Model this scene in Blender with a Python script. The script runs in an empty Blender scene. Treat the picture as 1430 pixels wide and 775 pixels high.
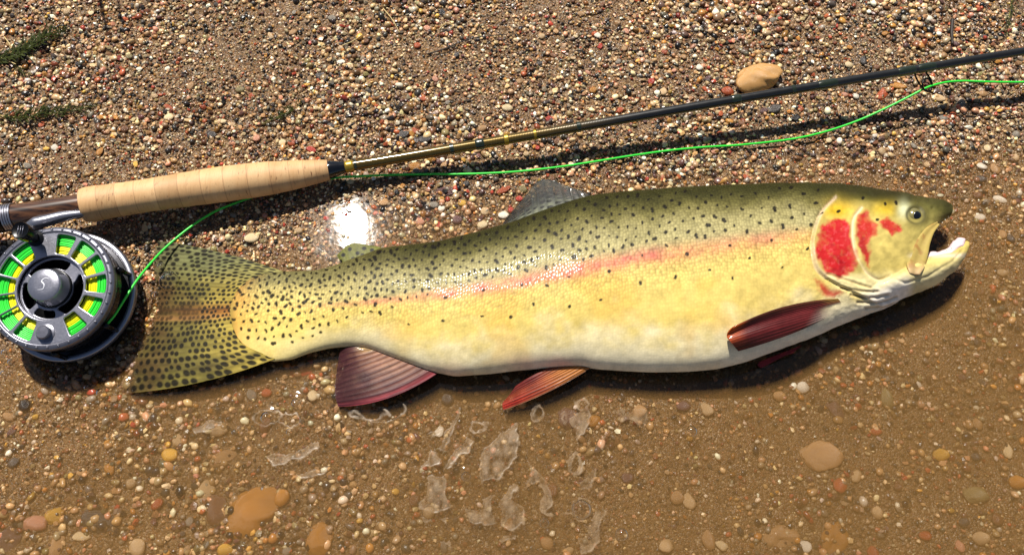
import bpy, bmesh, math, random
import numpy as np
from mathutils import Vector, Matrix
from mathutils.bvhtree import BVHTree

random.seed(7)
RNG = np.random.default_rng(11)
scene = bpy.context.scene
COL = scene.collection
MM = 0.001

# ------------------------------------------------------------------ camera
TILT = math.radians(25.0)
DIST = 0.65
FPX = 1238.0            # focal length in photo pixels (photo is 1430 x 775)
CX, CY = 715.0, 387.5
F = np.array([0, math.sin(TILT), -math.cos(TILT)])
U = np.array([0, math.cos(TILT), math.sin(TILT)])
R = np.array([1.0, 0, 0])
CAM = -F * DIST
cd = bpy.data.cameras.new("camera")
cam = bpy.data.objects.new("camera", cd)
COL.objects.link(cam)
cd.sensor_width = 36.0
cd.sensor_fit = 'HORIZONTAL'
cd.lens = 36.0 * FPX / 1430.0
cd.clip_start = 0.01
cd.clip_end = 500
cam.matrix_world = Matrix(((R[0], U[0], -F[0], CAM[0]), (R[1], U[1], -F[1], CAM[1]),
                           (R[2], U[2], -F[2], CAM[2]), (0, 0, 0, 1)))
scene.camera = cam

# ------------------------------------------------------------------ sky and sun
SUN = np.array([-0.182, 0.479, 0.880]); SUN = SUN / np.linalg.norm(SUN)
world = bpy.data.worlds.new("World")
scene.world = world
world.use_nodes = True
wn = world.node_tree.nodes
sky = wn.new('ShaderNodeTexSky')
sky.sky_type = 'NISHITA'
sky.sun_disc = False
sky.sun_elevation = math.asin(SUN[2])
sky.sun_rotation = math.atan2(SUN[0], SUN[1])
bg = wn['Background']
bg.inputs[1].default_value = 0.05
world.node_tree.links.new(sky.outputs[0], bg.inputs[0])
sl = bpy.data.lights.new("sun", 'SUN')
sl.energy = 5.0
sl.angle = math.radians(0.53)
sl.color = (1.0, 0.95, 0.86)
so = bpy.data.objects.new("sun", sl)
COL.objects.link(so)
so.rotation_euler = Vector(-SUN).to_track_quat('-Z', 'Y').to_euler()
so.location = (-0.4, 1.0, 2.0)
vs = scene.view_settings
vs.view_transform = 'Standard'
vs.look = 'None'
vs.exposure = 0.42
vs.gamma = 1.0
vs.use_curve_mapping = False


# ------------------------------------------------------------------ helpers
def at(px, py, z):
    """photo pixel -> world point(s) on the plane of height z"""
    px, py, z = np.broadcast_arrays(np.asarray(px, float), np.asarray(py, float), np.asarray(z, float))
    d = F + np.multiply.outer((px - CX) / FPX, R) + np.multiply.outer((CY - py) / FPX, U)
    t = (z - CAM[2]) / d[..., 2]
    return CAM + d * t[..., None]


def proj(P):
    d = np.asarray(P, float) - CAM
    w = d @ F
    return CX + (d @ R) / w * FPX, CY - (d @ U) / w * FPX


def srgb(c):
    c = np.asarray(c, float) / 255.0
    return np.where(c <= 0.04045, c / 12.92, ((c + 0.055) / 1.055) ** 2.4)


def _h(ix, iy, seed):
    n = (ix.astype(np.int64) * 374761393 + iy.astype(np.int64) * 668265263 + seed * 982451653) & 0x7fffffff
    n = ((n ^ (n >> 13)) * 1274126177) & 0x7fffffff
    return ((n ^ (n >> 16)) & 0xffff) / 65535.0


def noise(x, y, seed=0):
    x = np.asarray(x, float); y = np.asarray(y, float)
    ix = np.floor(x); iy = np.floor(y)
    fx = x - ix; fy = y - iy
    fx = fx * fx * (3 - 2 * fx); fy = fy * fy * (3 - 2 * fy)
    a = _h(ix, iy, seed); b = _h(ix + 1, iy, seed); c = _h(ix, iy + 1, seed); d = _h(ix + 1, iy + 1, seed)
    return (a * (1 - fx) + b * fx) * (1 - fy) + (c * (1 - fx) + d * fx) * fy - 0.5


def fbm(x, y, seed=0, o=4):
    s = 0; a = 1.0
    for i in range(o):
        s = s + a * noise(x * 2 ** i, y * 2 ** i, seed + i * 17); a *= 0.5
    return s


def sstep(a, b, x):
    t = np.clip((x - a) / (b - a), 0, 1)
    return t * t * (3 - 2 * t)


def ip(x, pts, k=1):
    p = np.asarray(pts, float)
    return np.interp(x, p[:, 0], p[:, k])


def ips(x, pts, sig=8.0):
    """interpolation with a little smoothing along x"""
    offs = np.linspace(-2, 2, 9) * sig
    w = np.exp(-0.5 * (offs / sig) ** 2); w /= w.sum()
    return sum(wi * ip(np.asarray(x) + o, pts) for wi, o in zip(w, offs))


def spline(pts, n):
    """Catmull-Rom through the points, n samples evenly spread"""
    P = np.asarray(pts, float)
    Q = np.vstack([2 * P[0] - P[1], P, 2 * P[-1] - P[-2]])
    out = []
    T = np.linspace(0, len(P) - 1 - 1e-9, n)
    for t in T:
        i = int(t); u = t - i
        p0, p1, p2, p3 = Q[i:i + 4]
        out.append(0.5 * ((2 * p1) + (p2 - p0) * u + (2 * p0 - 5 * p1 + 4 * p2 - p3) * u * u + (3 * p1 - p0 - 3 * p2 + p3) * u ** 3))
    return np.array(out)


def segdist(px, py, pts):
    """distance to polyline and signed side"""
    best = np.full(px.shape, 1e9)
    for (x0, y0), (x1, y1) in zip(pts[:-1], pts[1:]):
        dx, dy = x1 - x0, y1 - y0
        t = np.clip(((px - x0) * dx + (py - y0) * dy) / (dx * dx + dy * dy + 1e-9), 0, 1)
        best = np.minimum(best, np.hypot(px - x0 - t * dx, py - y0 - t * dy))
    return best


def inpoly(px, py, poly):
    c = np.zeros(px.shape, bool)
    n = len(poly)
    for i in range(n):
        x0, y0 = poly[i]; x1, y1 = poly[(i + 1) % n]
        if y0 == y1: continue
        m = ((y0 > py) != (y1 > py)) & (px < (x1 - x0) * (py - y0) / (y1 - y0) + x0)
        c ^= m
    return c


def sdpoly(px, py, poly):
    d = segdist(px, py, list(poly) + [poly[0]])
    return np.where(inpoly(px, py, poly), -d, d)


def mk(name, V, Fc, mat=None, parent=None, origin=None, smooth=True, attrs=None, bevel=0, weld=False):
    """one mesh object from numpy verts and faces (list of arrays or list of index tuples)"""
    V = np.asarray(V, float)
    o0 = np.asarray(origin if origin is not None else (parent.location if parent else (0, 0, 0)), float)
    me = bpy.data.meshes.new(name)
    if isinstance(Fc, np.ndarray):
        k = Fc.shape[1]; nf = len(Fc)
        me.vertices.add(len(V)); me.vertices.foreach_set('co', (V - o0).ravel())
        me.loops.add(nf * k); me.loops.foreach_set('vertex_index', Fc.astype(np.int32).ravel())
        me.polygons.add(nf)
        me.polygons.foreach_set('loop_start', np.arange(0, nf * k, k, dtype=np.int32))
        me.polygons.foreach_set('loop_total', np.full(nf, k, dtype=np.int32))
        me.update(calc_edges=True)
    else:
        me.from_pydata((V - o0).tolist(), [], [tuple(int(i) for i in f) for f in Fc])
    if attrs:
        for an, arr in attrs.items():
            arr = np.asarray(arr, np.float32)
            if arr.ndim == 1:
                a = me.attributes.new(an, 'FLOAT', 'POINT'); a.data.foreach_set('value', arr)
            elif arr.shape[1] == 4:
                a = me.attributes.new(an, 'FLOAT_COLOR', 'POINT'); a.data.foreach_set('color', arr.ravel())
            else:
                a = me.attributes.new(an, 'FLOAT_VECTOR', 'POINT'); a.data.foreach_set('vector', arr.ravel())
    me.validate()
    if smooth:
        me.polygons.foreach_set('use_smooth', np.ones(len(me.polygons), bool))
        if smooth == 'auto':
            bm = bmesh.new(); bm.from_mesh(me)
            for e in bm.edges:
                if len(e.link_faces) == 2 and e.calc_face_angle(0) > 0.6: e.smooth = False
            bm.to_mesh(me); bm.free()
    if mat: me.materials.append(mat)
    o = bpy.data.objects.new(name, me)
    COL.objects.link(o)
    if parent:
        o.parent = parent
        po = np.zeros(3)
        if origin is not None: po = o0 - np.asarray(parent.location)
        o.location = po
    else:
        o.location = o0
    return o


def thing(name, label, cat, loc, group=None):
    o = bpy.data.objects.new(name, None)
    COL.objects.link(o)
    o.empty_display_size = 0.01
    o.location = loc
    return tag(o, label, cat, group)


def tag(o, label=None, cat=None, group=None, kind=None):
    if label: o['label'] = label
    if cat: o['category'] = cat
    if group: o['group'] = group
    if kind: o['kind'] = kind
    return o


def grid_faces(nu, nv, wrapv=False):
    i = np.arange(nu - 1)[:, None]; j = np.arange(nv if wrapv else nv - 1)[None, :]
    j2 = (j + 1) % nv
    a = i * nv + j; b = i * nv + j2; c = (i + 1) * nv + j2; d = (i + 1) * nv + j
    return np.stack([a + 0 * b, b + 0 * a, c + 0 * a, d + 0 * b], -1).reshape(-1, 4)


def tube(path, rad, n=12, cap=True):
    P = np.asarray(path, float); m = len(P)
    rad = np.broadcast_to(np.asarray(rad, float), (m,))
    T = np.gradient(P, axis=0); T /= np.linalg.norm(T, axis=1)[:, None] + 1e-12
    ref = np.array([0, 0, 1.0])
    if abs(T[0] @ ref) > 0.9: ref = np.array([0, 1.0, 0])
    V = []
    a = np.linspace(0, 2 * np.pi, n, endpoint=False)
    N = np.cross(ref, T[0]); N /= np.linalg.norm(N)
    for i in range(m):
        N = N - T[i] * (N @ T[i]); N /= np.linalg.norm(N) + 1e-12
        B = np.cross(T[i], N)
        V.append(P[i] + rad[i] * (np.cos(a)[:, None] * N + np.sin(a)[:, None] * B))
    V = np.vstack(V)
    Fs = [tuple(f) for f in grid_faces(m, n, True)]
    if cap:
        Fs.append(tuple(range(n))[::-1]); Fs.append(tuple(range((m - 1) * n, m * n)))
    return V, Fs


def join(parts):
    V = []; Fs = []; o = 0
    for v, f in parts:
        V.append(np.asarray(v)); Fs += [tuple(int(i) + o for i in q) for q in f]; o += len(v)
    return np.vstack(V), Fs


def lathe(profile, n=64, c=(0, 0, 0), axis=None):
    """profile (r, h) rotated about the axis frame (3x3 columns X,Y,N)"""
    A = np.eye(3) if axis is None else axis
    p = np.asarray(profile, float); m = len(p)
    a = np.linspace(0, 2 * np.pi, n, endpoint=False)
    loc = np.stack([p[:, 0, None] * np.cos(a), p[:, 0, None] * np.sin(a), np.repeat(p[:, 1, None], n, 1)], -1).reshape(-1, 3)
    V = np.asarray(c) + loc @ A.T
    return V, [tuple(f) for f in grid_faces(m, n, True)]


# ------------------------------------------------------------------ materials
class NT:
    def __init__(s, name):
        s.m = bpy.data.materials.new(name); s.m.use_nodes = True
        s.t = s.m.node_tree; s.n = s.t.nodes; s.l = s.t.links
        s.b = s.n['Principled BSDF']; s.out = s.n['Material Output']

    def new(s, t, **k):
        q = s.n.new(t)
        for a, v in k.items(): setattr(q, a, v)
        return q

    def put(s, sock, v):
        if isinstance(v, bpy.types.NodeSocket): s.l.new(v, sock)
        elif hasattr(v, '__len__') and len(v) == 3 and sock.type == 'RGBA': sock.default_value = (*v, 1)
        else: sock.default_value = v

    def math(s, op, a, b=0.0, c=None, clamp=False):
        q = s.new('ShaderNodeMath', operation=op, use_clamp=clamp)
        s.put(q.inputs[0], a); s.put(q.inputs[1], b)
        if c is not None: s.put(q.inputs[2], c)
        return q.outputs[0]

    def mix(s, f, a, b, mode='MIX'):
        q = s.new('ShaderNodeMix', data_type='RGBA', blend_type=mode)
        s.put(q.inputs[0], f); s.put(q.inputs[6], a); s.put(q.inputs[7], b)
        return q.outputs[2]

    def noise(s, scale, detail=3, rough=0.5, vec=None, out=0, dist=0):
        q = s.new('ShaderNodeTexNoise'); q.inputs['Scale'].default_value = scale
        q.inputs['Detail'].default_value = detail; q.inputs['Roughness'].default_value = rough
        q.inputs['Distortion'].default_value = dist
        if vec is not None: s.l.new(vec, q.inputs['Vector'])
        return q.outputs[out]

    def ramp(s, f, stops, interp='LINEAR'):
        q = s.new('ShaderNodeValToRGB'); q.color_ramp.interpolation = interp
        e = q.color_ramp.elements
        while len(e) < len(stops): e.new(0.5)
        for i, (p, c) in enumerate(stops):
            e[i].position = p; e[i].color = (*c, 1) if len(c) == 3 else c
        s.put(q.inputs[0], f)
        return q.outputs[0]

    def coord(s, which='Object'):
        return s.new('ShaderNodeTexCoord').outputs[which]

    def attr(s, name, out='Color'):
        return s.new('ShaderNodeAttribute', attribute_name=name).outputs[out]

    def bump(s, h, strength=0.5, dist=0.001):
        q = s.new('ShaderNodeBump'); q.inputs['Strength'].default_value = strength
        q.inputs['Distance'].default_value = dist
        s.l.new(h, q.inputs['Height'])
        s.l.new(q.outputs[0], s.b.inputs['Normal'])
        return q

    def set(s, **k):
        for a, v in k.items():
            s.put(s.b.inputs[a.replace('_', ' ')], v)
        return s


def simple(name, rgb, rough=0.5, metal=0.0, var=0.12, nscale=300, bump=0.0, coat=0.0):
    t = NT(name)
    c = srgb(rgb)
    nz = t.noise(nscale, 4, 0.6, t.coord())
    col = t.mix(nz, tuple(c * (1 - var)), tuple(np.minimum(c * (1 + var), 1)))
    t.set(Base_Color=col, Roughness=rough, Metallic=metal, Coat_Weight=coat)
    r = t.math('MULTIPLY_ADD', nz, 0.15, rough - 0.07)
    t.put(t.b.inputs['Roughness'], r)
    if bump: t.bump(nz, bump, 0.0004)
    return t.m


M = {}
# sand with fine grain
t = NT('sand')
co = t.coord()
v1 = t.new('ShaderNodeTexVoronoi'); v1.inputs['Scale'].default_value = 780; t.l.new(co, v1.inputs['Vector'])
sep = t.new('ShaderNodeSeparateColor'); t.l.new(v1.outputs['Color'], sep.inputs[0])
grain = t.ramp(sep.outputs[0], [(0, srgb((40, 32, 26))), (0.22, srgb((84, 64, 44))), (0.45, srgb((124, 97, 66))),
                                (0.70, srgb((146, 118, 84))), (0.86, srgb((124, 82, 52))), (0.955, srgb((200, 178, 142)))], 'CONSTANT')
big = t.noise(14, 4, 0.6, co)
soil = t.mix(t.ramp(big, [(0.36, (0, 0, 0)), (0.64, (1, 1, 1))]), srgb((88, 62, 34)), srgb((130, 96, 54)))
col = t.mix(0.62, soil, grain)
t.set(Base_Color=col, Roughness=0.33)
t.put(t.b.inputs['Specular IOR Level'], 0.5)
inv = t.math('SUBTRACT', 1.0, v1.outputs['Distance'])
t.bump(inv, 0.9, 0.0009)
M['sand'] = t.m

# loose gravel: colour per grain
t = NT('gravel_stone')
c = t.attr('col')
nz = t.noise(900, 3, 0.6, t.coord())
col = t.mix(nz, t.mix(1.0, c, (0.72, 0.70, 0.68), 'MULTIPLY'), t.mix(1.0, c, (1.2, 1.18, 1.15), 'MULTIPLY'))
t.set(Base_Color=col, Roughness=t.math('MULTIPLY_ADD', nz, 0.25, 0.13))
t.bump(nz, 0.35, 0.0006)
M['gravel'] = t.m

# single pebbles: colour from the object
t = NT('pebble_stone')
oi = t.new('ShaderNodeObjectInfo')
va = t.new('ShaderNodeVectorMath', operation='ADD')
t.l.new(t.coord(), va.inputs[0]); t.l.new(oi.outputs['Location'], va.inputs[1])
n1 = t.noise(140, 5, 0.65, va.outputs[0], dist=0.6)
n2 = t.noise(900, 3, 0.6, va.outputs[0])
c = oi.outputs['Color']
col = t.mix(t.ramp(n1, [(0.32, (0, 0, 0)), (0.68, (1, 1, 1))]), t.mix(1.0, c, (0.58, 0.52, 0.46), 'MULTIPLY'), t.mix(1.0, c, (1.14, 1.1, 1.04), 'MULTIPLY'))
col = t.mix(t.ramp(n2, [(0.3, (1, 1, 1)), (0.4, (0, 0, 0))]), col, t.mix(1.0, c, (0.4, 0.36, 0.33), 'MULTIPLY'))
t.set(Base_Color=col, Roughness=t.math('MULTIPLY_ADD', n2, 0.3, 0.17))
t.bump(t.math('ADD', n1, t.math('MULTIPLY', n2, 0.4)), 0.4, 0.0012)
M['pebble'] = t.m

# fish skin: colour painted per vertex from pigment functions, scales as relief
t = NT('trout_skin')
c = t.attr('col')
suv = t.attr('suv', 'Vector'); msk = t.attr('scale', 'Fac')
vs_ = t.new('ShaderNodeTexVoronoi', voronoi_dimensions='2D'); vs_.inputs['Scale'].default_value = 500; vs_.inputs['Randomness'].default_value = 0.6
t.l.new(suv, vs_.inputs['Vector'])
sc_ = t.new('ShaderNodeSeparateColor'); t.l.new(vs_.outputs['Color'], sc_.inputs[0])
hex_ = t.math('SUBTRACT', 1.0, t.math('MULTIPLY', vs_.outputs['Distance'], 1.25), clamp=True)
fn = t.noise(240, 4, 0.6, t.coord())
hm = t.math('MULTIPLY', hex_, msk)
shade = t.mix(msk, (1, 1, 1), t.mix(1.0, t.mix(hex_, (0.62, 0.60, 0.56), (1.16, 1.15, 1.12)), t.mix(sc_.outputs[0], (0.84, 0.84, 0.84), (1.18, 1.18, 1.18)), 'MULTIPLY'))
col = t.mix(1.0, c, shade, 'MULTIPLY')
col = t.mix(1.0, col, t.mix(fn, (0.86, 0.86, 0.86), (1.12, 1.12, 1.12)), 'MULTIPLY')
t.set(Base_Color=col, Roughness=t.math('MULTIPLY_ADD', fn, 0.16, 0.40), Coat_Weight=0.065, Coat_Roughness=0.10)
t.put(t.b.inputs['Specular IOR Level'], 0.12)
t.bump(t.math('ADD', t.math('MULTIPLY', hm, 1.0), t.math('MULTIPLY', fn, 0.35)), 0.21, 0.0006)
t.l.new(t.b.inputs['Normal'].links[0].from_socket, t.b.inputs['Coat Normal'])
M['skin'] = t.m

t = NT('fin_membrane')
c = t.attr('col')
al = t.attr('alpha', 'Fac')
fn = t.noise(500, 3, 0.6, t.coord())
t.set(Base_Color=t.mix(1.0, c, t.mix(fn, (0.8, 0.8, 0.8), (1.18, 1.18, 1.18)), 'MULTIPLY'), Roughness=0.45, Alpha=al, Coat_Weight=0.10, Coat_Roughness=0.06)
t.put(t.b.inputs['Specular IOR Level'], 0.18)
t.bump(fn, 0.3, 0.0004)
M['fin'] = t.m

M['tail_fin'] = M['fin'].copy(); M['tail_fin'].name = 'tail_membrane'
q_ = M['tail_fin'].node_tree.nodes['Principled BSDF']; q_.inputs['Coat Weight'].default_value = 0.03; q_.inputs['Specular IOR Level'].default_value = 0.05
M['flesh'] = simple('mouth_flesh', (222, 196, 198), 0.4, 0, 0.2, 260, 0.3, 0.2)
M['tooth'] = simple('tooth', (236, 228, 205), 0.3)
t = NT('eye_iris')
rr = t.new('ShaderNodeVectorMath', operation='LENGTH')
t.l.new(t.coord(), rr.inputs[0])
M['iris'] = simple('eye_iris_gold', (126, 118, 74), 0.2, 0.2, 0.6, 900, 0, 0.6)
M['pupil'] = simple('eye_pupil', (8, 9, 12), 0.05, 0, 0.1, 300, 0, 1.0)

# cork
t = NT('cork')
co = t.coord('Generated')
mp = t.new('ShaderNodeMapping'); t.l.new(t.coord('Object'), mp.inputs[0])
mp.inputs['Rotation'].default_value = (0, 0, math.radians(-9))
mp.inputs['Scale'].default_value = (700, 140, 140)
pits = t.noise(1.0, 5, 0.62, mp.outputs[0])
mp2 = t.new('ShaderNodeMapping'); t.l.new(t.coord('Object'), mp2.inputs[0])
mp2.inputs['Rotation'].default_value = (0, 0, math.radians(-9)); mp2.inputs['Scale'].default_value = (75, 2, 2)
rings = t.noise(1.0, 2, 0.5, mp2.outputs[0])
base = t.mix(rings, srgb((206, 160, 108)), srgb((234, 202, 154)))
base = t.mix(t.noise(90, 4, 0.6, t.coord('Object')), base, t.mix(1.0, base, (0.70, 0.60, 0.50), 'MULTIPLY'))
pm = t.ramp(pits, [(0.28, (1, 1, 1)), (0.38, (0, 0, 0))])
seam = t.noise(1.0, 3, 0.7, mp2.outputs[0])
mp3 = t.new('ShaderNodeMapping'); t.l.new(t.coord('Object'), mp3.inputs[0]); mp3.inputs['Rotation'].default_value = (0, 0, math.radians(-9)); mp3.inputs['Scale'].default_value = (1500, 60, 60)
hair = t.noise(1.0, 3, 0.6, mp3.outputs[0])
base = t.mix(t.math('MULTIPLY', t.ramp(hair, [(0.30, (1, 1, 1)), (0.45, (0, 0, 0))]), 0.5), base, t.mix(1.0, base, (0.66, 0.52, 0.40), 'MULTIPLY'))
uu = t.math('MULTIPLY', t.attr('u', 'Fac'), 13.0)
wn_ = t.new('ShaderNodeTexWhiteNoise', noise_dimensions='1D'); t.l.new(t.math('FLOOR', uu), wn_.inputs['W'])
base = t.mix(wn_.outputs['Value'], t.mix(1.0, base, (0.82, 0.78, 0.74), 'MULTIPLY'), t.mix(1.0, base, (1.08, 1.06, 1.04), 'MULTIPLY'))
sm_ = t.math('PINGPONG', uu, 0.5)
base = t.mix(t.ramp(sm_, [(0.0, (0.55, 0.55, 0.55)), (0.03, (0, 0, 0))]), base, srgb((120, 76, 44)))
col = t.mix(pm, base, srgb((112, 68, 38)))
t.set(Base_Color=col, Roughness=0.62)
t.bump(pits, 0.35, 0.0007)
M['cork'] = t.m

# rod blank: dark graphite varnish, olive-gold near the grip
t = NT('rod_blank')
mp = t.new('ShaderNodeMapping'); t.l.new(t.coord('Object'), mp.inputs[0])
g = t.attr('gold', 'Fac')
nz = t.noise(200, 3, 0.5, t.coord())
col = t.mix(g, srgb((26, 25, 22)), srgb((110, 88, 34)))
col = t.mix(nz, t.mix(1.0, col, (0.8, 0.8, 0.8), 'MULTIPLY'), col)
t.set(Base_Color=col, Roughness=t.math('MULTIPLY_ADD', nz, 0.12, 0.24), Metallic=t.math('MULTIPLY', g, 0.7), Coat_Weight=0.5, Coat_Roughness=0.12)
wv = t.new('ShaderNodeTexWave', wave_type='BANDS', bands_direction='X'); wv.inputs['Scale'].default_value = 260
t.l.new(t.coord('Object'), wv.inputs['Vector'])
t.bump(t.math('MULTIPLY', wv.outputs['Fac'], g), 0.3, 0.0004)
M['blank'] = t.m
M['thread'] = simple('thread_wrap', (30, 38, 22), 0.22, 0, 0.3, 800, 0.2, 0.8)
M['gold_ring'] = simple('gold_band', (170, 140, 50), 0.3, 0.6)
M['black_gloss'] = simple('black_gloss', (14, 14, 15), 0.15, 0.2, 0.2, 200, 0, 0.8)
M['wire'] = simple('black_wire', (16, 15, 15), 0.3, 0.6)
t = NT('walnut')
mp = t.new('ShaderNodeMapping'); t.l.new(t.coord('Object'), mp.inputs[0])
mp.inputs['Rotation'].default_value = (0, 0, math.radians(-9)); mp.inputs['Scale'].default_value = (30, 330, 330)
gr = t.noise(1.0, 4, 0.6, mp.outputs[0], dist=0.8)
t.set(Base_Color=t.mix(t.ramp(gr, [(0.35, (0, 0, 0)), (0.65, (1, 1, 1))]), srgb((36, 22, 14)), srgb((104, 68, 42))), Roughness=0.25, Coat_Weight=0.6)
M['walnut'] = t.m
M['silver'] = simple('brushed_silver', (150, 150, 160), 0.3, 0.8, 0.12, 700, 0.12)
M['silver_dark'] = simple('gunmetal', (118, 118, 128), 0.33, 0.75, 0.2, 500, 0.1)
M['gunmetal_cage'] = simple('dark_gunmetal', (36, 36, 40), 0.26, 0.8, 0.2, 400, 0)
M['dark_metal'] = simple('black_anodised', (15, 15, 17), 0.25, 0.5, 0.2, 400, 0)
M['logo'] = simple('logo_mark', (232, 232, 238), 0.5, 0.2)
def linemat(name, rgb):
    t = NT(name); c = srgb(rgb)
    nz = t.noise(600, 2, 0.5, t.coord())
    t.set(Base_Color=t.mix(nz, tuple(c * 0.85), tuple(np.minimum(c * 1.1, 1))), Roughness=0.32)
    t.put(t.b.inputs['Subsurface Weight'], 0.0)
    return t.m
M['line_green'] = linemat('green_line', (52, 214, 62))
M['line_yellow'] = linemat('yellow_line', (228, 226, 20))
M['weed'] = simple('weed_leaf', (58, 64, 22), 0.3, 0, 0.45, 300, 0.2)
M['weed_stem'] = simple('weed_stem', (128, 124, 62), 0.4, 0, 0.3, 200)
M['straw'] = simple('dry_straw', (200, 176, 118), 0.5, 0, 0.2, 200)
M['twig'] = simple('dark_twig', (40, 28, 18), 0.6, 0, 0.3, 300, 0.3)

# water: clear film that mirrors the sky, silt makes it cloudier with depth
t = NT('silty_water')
co = t.coord()
rip = t.noise(55, 3, 0.5, co, dist=0.4)
rip2 = t.noise(210, 2, 0.5, co)
bp = t.new('ShaderNodeBump'); bp.inputs['Strength'].default_value = 0.14; bp.inputs['Distance'].default_value = 0.0007
t.l.new(t.math('ADD', rip, t.math('MULTIPLY', rip2, 0.18)), bp.inputs['Height'])
tr = t.new('ShaderNodeBsdfTransparent'); tr.inputs[0].default_value = (1, 1, 1, 1)
gl = t.new('ShaderNodeBsdfGlossy'); gl.inputs['Roughness'].default_value = 0.035
t.l.new(bp.outputs[0], gl.inputs['Normal'])
fr = t.new('ShaderNodeFresnel'); fr.inputs[0].default_value = 1.33; t.l.new(bp.outputs[0], fr.inputs[1])
m2 = t.new('ShaderNodeMixShader'); t.l.new(fr.outputs[0], m2.inputs[0]); t.l.new(tr.outputs[0], m2.inputs[1]); t.l.new(gl.outputs[0], m2.inputs[2])
t.l.new(m2.outputs[0], t.out.inputs[0])
vol = t.new('ShaderNodeVolumePrincipled')
vol.inputs['Color'].default_value = (0.86, 0.47, 0.14, 1)
vol.inputs['Density'].default_value = 66.0
vol.inputs['Anisotropy'].default_value = 0.0
t.l.new(vol.outputs[0], t.out.inputs[1])
t.n.remove(t.b)
M['water'] = t.m

t = NT('film_and_reflection')
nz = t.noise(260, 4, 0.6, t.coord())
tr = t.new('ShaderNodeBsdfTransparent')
t.set(Base_Color=t.mix(nz, srgb((122, 96, 64)), srgb((166, 140, 106))), Roughness=0.3)  # pale film colour, also painted to stand in for reflected sky
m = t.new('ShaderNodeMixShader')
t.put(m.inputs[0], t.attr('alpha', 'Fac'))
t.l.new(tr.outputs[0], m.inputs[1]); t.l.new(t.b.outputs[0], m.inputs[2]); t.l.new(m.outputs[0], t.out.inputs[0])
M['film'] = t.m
t = NT('bubble_film')
tr = t.new('ShaderNodeBsdfTransparent'); gl = t.new('ShaderNodeBsdfGlossy'); gl.inputs['Roughness'].default_value = 0.03
lw = t.new('ShaderNodeFresnel'); lw.inputs[0].default_value = 1.36
m = t.new('ShaderNodeMixShader'); t.l.new(lw.outputs[0], m.inputs[0]); t.l.new(tr.outputs[0], m.inputs[1]); t.l.new(gl.outputs[0], m.inputs[2])
t.l.new(m.outputs[0], t.out.inputs[0]); t.n.remove(t.b)
M['bubble'] = t.m

# ------------------------------------------------------------------ terrain
WL = [(-900, 470), (-200, 450), (0, 445), (120, 445), (190, 415), (230, 345), (330, 322), (420, 312), (470, 275), (560, 255),
      (700, 247), (850, 232), (1000, 203), (1200, 185), (1430, 165), (1700, 150), (2400, 120)]


def ground_z(X, Y):
    X = np.asarray(X, float); Y = np.asarray(Y, float)
    # plan coordinates as photo pixels at water level, clamped near the photographed patch
    Yc = np.clip(Y, -0.55, 0.9)
    px, py = proj(np.stack([X, Yc, 0 * X], -1))
    s = (py - ips(px, WL, 14))
    z = np.where(s > 0, -0.0105 * (1 - np.exp(-s / 190.0)), 0.013 * (1 - np.exp(s / 260.0)))
    z = z + 0.0030 * fbm(X * 9, Y * 9, 3, 3) * sstep(20, 150, np.abs(s)) + 0.0016 * fbm(X * 40, Y * 40, 5, 3)
    z = z + np.clip(Y - 0.5, 0, 40) * 0.03 - np.clip(-0.5 - Y, 0, 40) * 0.02
    return z


def axis_pts(c0, c1, fine, far, n):
    inner = np.arange(c0, c1 + fine * 0.5, fine)
    g = np.geomspace(fine * 2, far, n)
    return np.concatenate([(c0 - g)[::-1], inner, c1 + g])


gx = axis_pts(-0.62, 0.62, 0.0044, 60, 40)
gy = axis_pts(-0.40, 0.52, 0.0044, 60, 40)
GX, GY = np.meshgrid(gx, gy, indexing='ij')
GZ = ground_z(GX, GY)
gv = np.stack([GX, GY, GZ], -1).reshape(-1, 3)
riverbed = mk('riverbed', gv, grid_faces(len(gx), len(gy)), M['sand'])
tag(riverbed, 'brown sand and grit of the river margin', kind='structure')

# water sheet
wx = axis_pts(-0.60, 0.60, 0.0034, 60, 30)
wy = axis_pts(-0.34, 0.26, 0.0034, 60, 30)
wy = wy[wy < 0.45]
WX, WY = np.meshgrid(wx, wy, indexing='ij')
WZ = 0.00013 * fbm(WX * 30, WY * 30, 40, 2)
dep = np.clip(-ground_z(WX, WY), 0, 1)
wpx, wpy = proj(np.stack([WX, np.clip(WY, -0.5, 0.9), 0 * WX], -1))
BUB = [(236, 392, 15), (216, 412, 6), (152, 457, 8), (225, 372, 6), (413, 563, 7), (372, 583, 9), (404, 603, 5), (966, 602, 8), (812, 711, 14),
       (760, 730, 7), (651, 665, 7), (868, 746, 9), (327, 604, 4), (760, 651, 4), (582, 662, 3), (1000, 720, 3), (1012, 720, 3), (247, 653, 5), (140, 548, 6)] + [(6, 492, 5), (14, 505, 4), (30, 512, 3), (4, 521, 4), (22, 533, 5), (44, 524, 3), (60, 538, 4), (10, 546, 3), (168, 541, 5), (158, 551, 3), (176, 530, 3), (166, 482, 3), (178, 498, 4), (190, 478, 3), (120, 541, 3), (72, 548, 3)]
for gx0, gy0, gr, ga_ in ((25, 515, 75, 1.0), (155, 545, 50, 1.0), (232, 395, 40, 0.6), (320, 590, 90, 0.6), (650, 285, 70, 0.5), (700, 640, 130, 0.25)):
    WZ = WZ + 0.0019 * ga_ * fbm(WX * 85, WY * 85, 44, 2) * np.exp(-((wpx - gx0) / gr) ** 2 - ((wpy - gy0) / gr / 0.7) ** 2)
for bx_, by_, br in BUB:
    p = at(bx_, by_, 0); d = np.hypot(WX - p[0], WY - p[1]); r = br * 0.0005
    WZ = WZ + 0.0011 * np.exp(-((d - r * 1.05) / 0.0022) ** 2)
wv_ = np.stack([WX, WY, WZ], -1).reshape(-1, 3)
nwx, nwy = len(wx), len(wy); nw = nwx * nwy
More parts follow.
